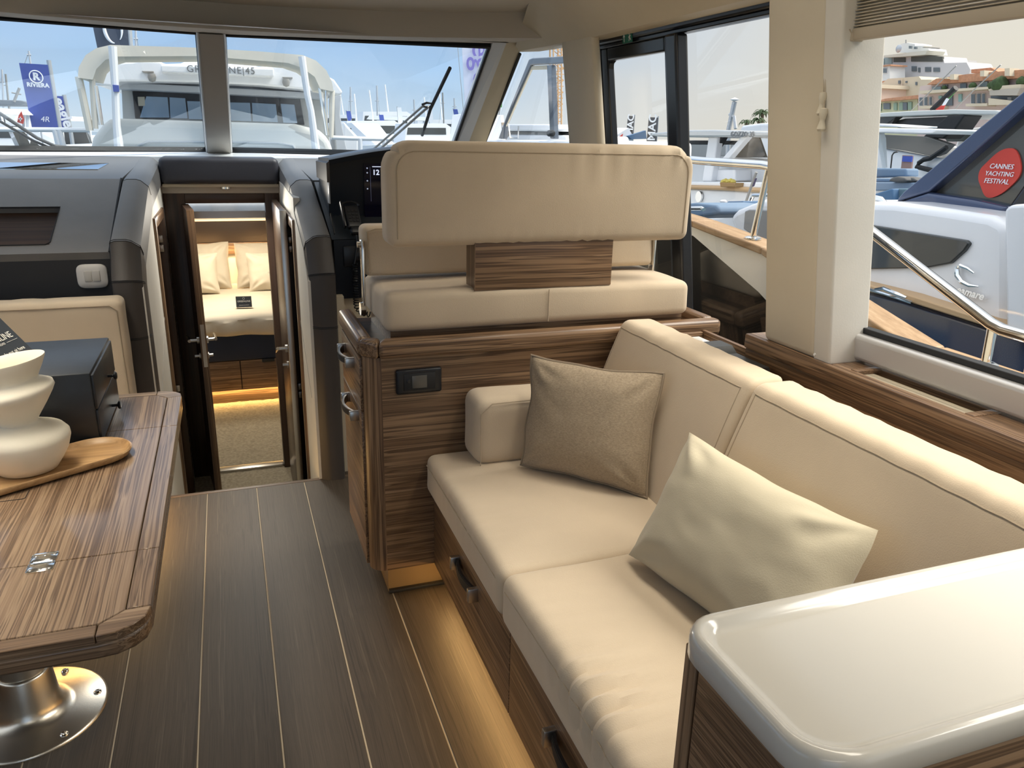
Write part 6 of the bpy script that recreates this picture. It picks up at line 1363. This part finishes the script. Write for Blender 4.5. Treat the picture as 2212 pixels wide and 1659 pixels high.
# ------------------------------------------------------------------ town on the hill
HX = 150.0
def bld(name, label, wall, x, m, th=8): 
    t = thing(name, label, 'building', tuple(at(*wall[-1], x=x)-Vector((0, 0, 10))), 'buildings of the old town')
    sx(wall, x, th).o('wall', m, t); return t
def win(t, x, rects, m, nm='window', fm=None):
    for (a, b, c, d) in rects:
        f = sx([(a, b), (c, b+(c-a)*.0), (c, d), (a, d)], x-.25, .5).o(nm, fm or m, t)
        if fm: sx([(a+.7, b+.7), (c-.7, b+.7), (c-.7, d-.7), (a+.7, d-.7)], x-.32, .3).o('pane', m, f)
wh = mat('render_grey_white', (.58, .56, .55), .8); whi = mat('render_white', (.72, .70, .66), .8); pk = mat('render_pink', (.66, .48, .38), .85); cr_m = mat('render_cream', (.62, .54, .40), .85, var=.06, vscale=.3)
pk2 = mat('render_rose', (.62, .50, .45), .85); yl = mat('render_yellow_green', (.56, .56, .36), .85); rf = mat('roof_terracotta', (.50, .25, .14), .85, var=.15, vscale=2); gw = mat('far_glass', (.14, .16, .17), .2); gwb = mat('far_glass_green', (.28, .34, .33), .2); shg = mat('shutter_green', (.26, .36, .27), .7); sht = mat('shutter_teal', (.28, .45, .42), .7)
stone = mat('stone_band', (.56, .47, .35), .85)
h1 = bld('hotel', 'large grey white hotel on the hilltop with glazed top floor', [(1838, 330), (1842, 160), (1846, 130), (1880, 126), (1930, 120), (2036, 122), (2040, 136), (2088, 135), (2096, 150), (2092, 168), (2090, 330)], HX+20, wh)
win(h1, HX+20, [(1846+k*16.3, 131-k*1.6, 1861+k*16.3, 144-k*1.6) for k in range(5)], gwb, 'glazed_bay')
win(h1, HX+20, [(1930, 123, 1955, 134), (1968, 122, 2036, 133)], mat('terrace_shade', (.08, .08, .065), .6), 'terrace')
win(h1, HX+20, [(1931, 145, 1940, 156), (1969, 143, 1979, 154), (1998, 145, 2010, 155), (2016, 146, 2029, 155), (1983, 146, 1987, 156)], gw)
sx([(1843, 128), (1846, 125), (1870, 117), (1888, 124), (1880, 128)], HX+19, 6).o('roof', rf, h1)
sx([(1908, 120), (1990, 110), (2003, 109), (1998, 118), (1940, 123), (1908, 124)], HX+18, 6).o('canopy_roof', mat('canopy_beige', (.62, .60, .50), .8), h1)
sx([(1938, 113), (1945, 102), (1946, 95), (1958, 92), (1976, 95), (1976, 99), (1998, 99), (1992, 103), (2006, 105), (2009, 117), (1990, 115)], HX+24, 6).o('upper_tier', whi, h1)
win(h1, HX+23, [(1963, 99, 1968, 105), (1974, 101, 1979, 106)], gw)
B().lathe([(0, -.1), (.7, .05), (1.0, .35), (.95, .45), (0, .05)], at(1939, 105, x=HX+17), 16, 'X').o('satellite_dish', polem, h1)
tx([(1957, 93), (1957, 86)], HX+24, .15, 5).o('finial', greyd, h1)
h2 = bld('villa', 'white villa with arcade below the hotel', [(1847, 330), (1850, 150), (1922, 141), (1922, 330)], HX+12, whi, 5)
sx([(1850, 150), (1852, 147), (1924, 139), (1924, 142)], HX+11.5, 5.5).o('eave', rf, h2)
win(h2, HX+12, [(1856, 153.5, 1864.5, 163), (1869, 152, 1878, 162), (1881.5, 150.5, 1889.5, 161.5), (1893, 149, 1901.5, 160), (1907, 147, 1916, 158)], gw, 'window', wh)
win(h2, HX+12, [(1841, 177, 1847, 184), (1853, 176, 1861, 184), (1867, 174.5, 1874, 180), (1880, 173.5, 1886, 177), (1892, 172, 1897, 175)], gw, 'arch_opening')
sx([(1874, 167), (1895, 163), (1892, 169), (1878, 171)], HX+11.7, .3).o('sign_scroll', greyd, h2)
h3 = bld('town_house', 'pink town house with tall windows at the window edge', [(1800, 300), (1800, 186), (1895, 182), (1890, 240), (1886, 300)], HX-20, pk, 10)
sx([(1800, 196), (1800, 186), (1896, 182), (1896, 190)], HX-20.5, 11).o('cornice', stone, h3)
win(h3, HX-20, [(1846, 212, 1853, 230), (1871, 210, 1879, 228), (1840, 243, 1852, 262), (1869, 242, 1876, 250)], gw, 'window', whi)
sx([(1860, 183), (1918, 173), (1918, 176), (1862, 185)], HX-10, 6).o('roof', rf, h3)
h4 = bld('old_wall_house', 'plain cream gabled house wall between the villa and the rose terrace', [(1888, 330), (1898, 186), (1918, 170), (1948, 168), (1985, 165), (1990, 172), (2012, 172), (1985, 330)], HX-12, cr_m, 8)
win(h4, HX-12, [(1940, 174, 1944, 181), (1955.5, 175, 1958.5, 179), (1977, 177, 1980, 184)], gw)
tx([(1948, 170), (1949, 210)], HX-12.3, .12, 5).o('downpipe', stone, h4)
h5 = bld('shutter_house', 'yellow green house with green shutters and low tiled roof', [(1888, 330), (1891, 220), (1982, 212), (1984, 330)], HX-30, yl, 8)
sx([(1890, 220), (1912, 213), (1985, 205), (1984, 213)], HX-31, 9).o('roof', rf, h5)
win(h5, HX-30, [(1895.5, 224, 1903, 240), (1930, 222, 1937, 238), (1942, 221, 1950, 238), (1961, 220, 1969, 237)], shg, 'shutter'); win(h5, HX-30, [(1908, 223, 1922, 236), (1950.5, 221.5, 1959, 238)], gw)
h6 = bld('terrace_row', 'long rose coloured terrace row with tiled roof and balconies', [(1980, 320), (1984, 205), (1988, 186), (2010, 183), (2212, 162), (2320, 150), (2320, 320)], HX-32, pk2, 12)
sx([(2002, 183), (2022, 170), (2090, 160), (2140, 156), (2190, 152), (2320, 142), (2320, 156), (2212, 168)], HX-33, 12).o('roof', rf, h6)
for pts in ([(2098, 150), (2140, 146), (2156, 155), (2098, 158)], ): sx(pts, HX-24, 8).o('upper_roof', rf, h6)
for (a, b, c, d) in ((2052, 161, 2061, 172), (2117, 153, 2126, 165), (2170, 148, 2181, 164), (2028, 168, 2046, 170)): sx([(a, b), (c, b-1), (c, d), (a, d)], HX-34, 2).o('chimney', cr_m, h6)
win(h6, HX-32, [(1985, 210, 1993, 229), (1996, 209, 2003, 228), (2007, 209, 2013, 227), (2097, 203, 2106, 224), (2110, 202, 2118, 223), (2121, 202, 2128, 222)], gw, 'window', whi)
win(h6, HX-32, [(2035, 183, 2046, 191), (2074, 180, 2087, 191), (2100, 226, 2124, 228)], gw)
win(h6, HX-32, [(2013, 187, 2032, 195), (2117, 176, 2133, 187)], gwb)
win(h6, HX-32, [(2070, 203, 2077, 220), (2027, 207, 2034, 214)], sht, 'shutter')
win(h6, HX-32, [(2040, 204, 2057, 228)], gw)
for pts in ([(1986, 196), (2040, 193), (2040, 199), (1986, 203)], [(2040, 193), (2140, 187), (2140, 192), (2040, 199)], [(2135, 187), (2204, 182), (2204, 192), (2135, 196)], [(2135, 212), (2200, 219), (2200, 226), (2135, 227)], [(1986, 229), (2030, 228), (2030, 234), (1986, 235)], [(2086, 224), (2132, 223), (2132, 229), (2086, 230)]): sx(pts, HX-34, 3).o('balcony', cr_m, h6)
win(h6, HX-32, [(2140, 207, 2198, 226)], gw, 'loggia'); win(h6, HX-32.1, [(2143, 213, 2153, 226), (2176, 210, 2184, 224)], whi, 'curtain')
sx([(2137, 196), (2204, 190), (2196, 206), (2138, 206)], HX-34.2, 2).o('awning', mat('awning_grey', (.45, .41, .34), .8), h6)
for i, (px, py, s_) in enumerate(((2160, 182, 1.25), (2143, 186, .75), (2205, 176, .7), (2102, 187, .6), (2040, 190, .45))):
    c = at(px, py, x=HX-33.4)
    bb_ = bmesh.new(); bmesh.ops.create_icosphere(bb_, subdivisions=2, radius=s_)
    for v in bb_.verts: v.co *= 1+.35*MN.noise(v.co*1.3/s_*2+Vector((i, 0, 0)))
    B().bm(bb_, Matrix.Translation(c)).o('terrace_shrub', mat('shrub_green', (.05, .085, .03), .9, var=.3, vscale=2), None, 60, ['large round shrub on the rose terrace balcony', 'smaller shrub left of the large balcony shrub', 'shrub at the right end of the balcony', 'low shrub on the middle balcony', 'tiny shrub on the left balcony'][i], 'shrub', 'balcony shrubs')
h7 = bld('town_house', 'pale far houses right of the hotel', [(2028, 330), (2030, 132), (2060, 128), (2061, 136), (2088, 134), (2096, 148), (2090, 330)], HX+30, mat('render_grey', (.47, .45, .43), .85), 8)
struct('ground_hill', sx([(1700, 330), (1700, 240), (1860, 180), (2000, 160), (2320, 150), (2320, 330)], HX+45, 30), mat('hill_stone', (.38, .36, .30), .9), 'town hillside behind the harbour', cat='hill')
struct('ground_quay', B().box(55, 260, -120, 260, WL-1, 1.0), mat('quay_stone', (.45, .43, .40), .9), 'stone quay in front of the town', cat='quay')
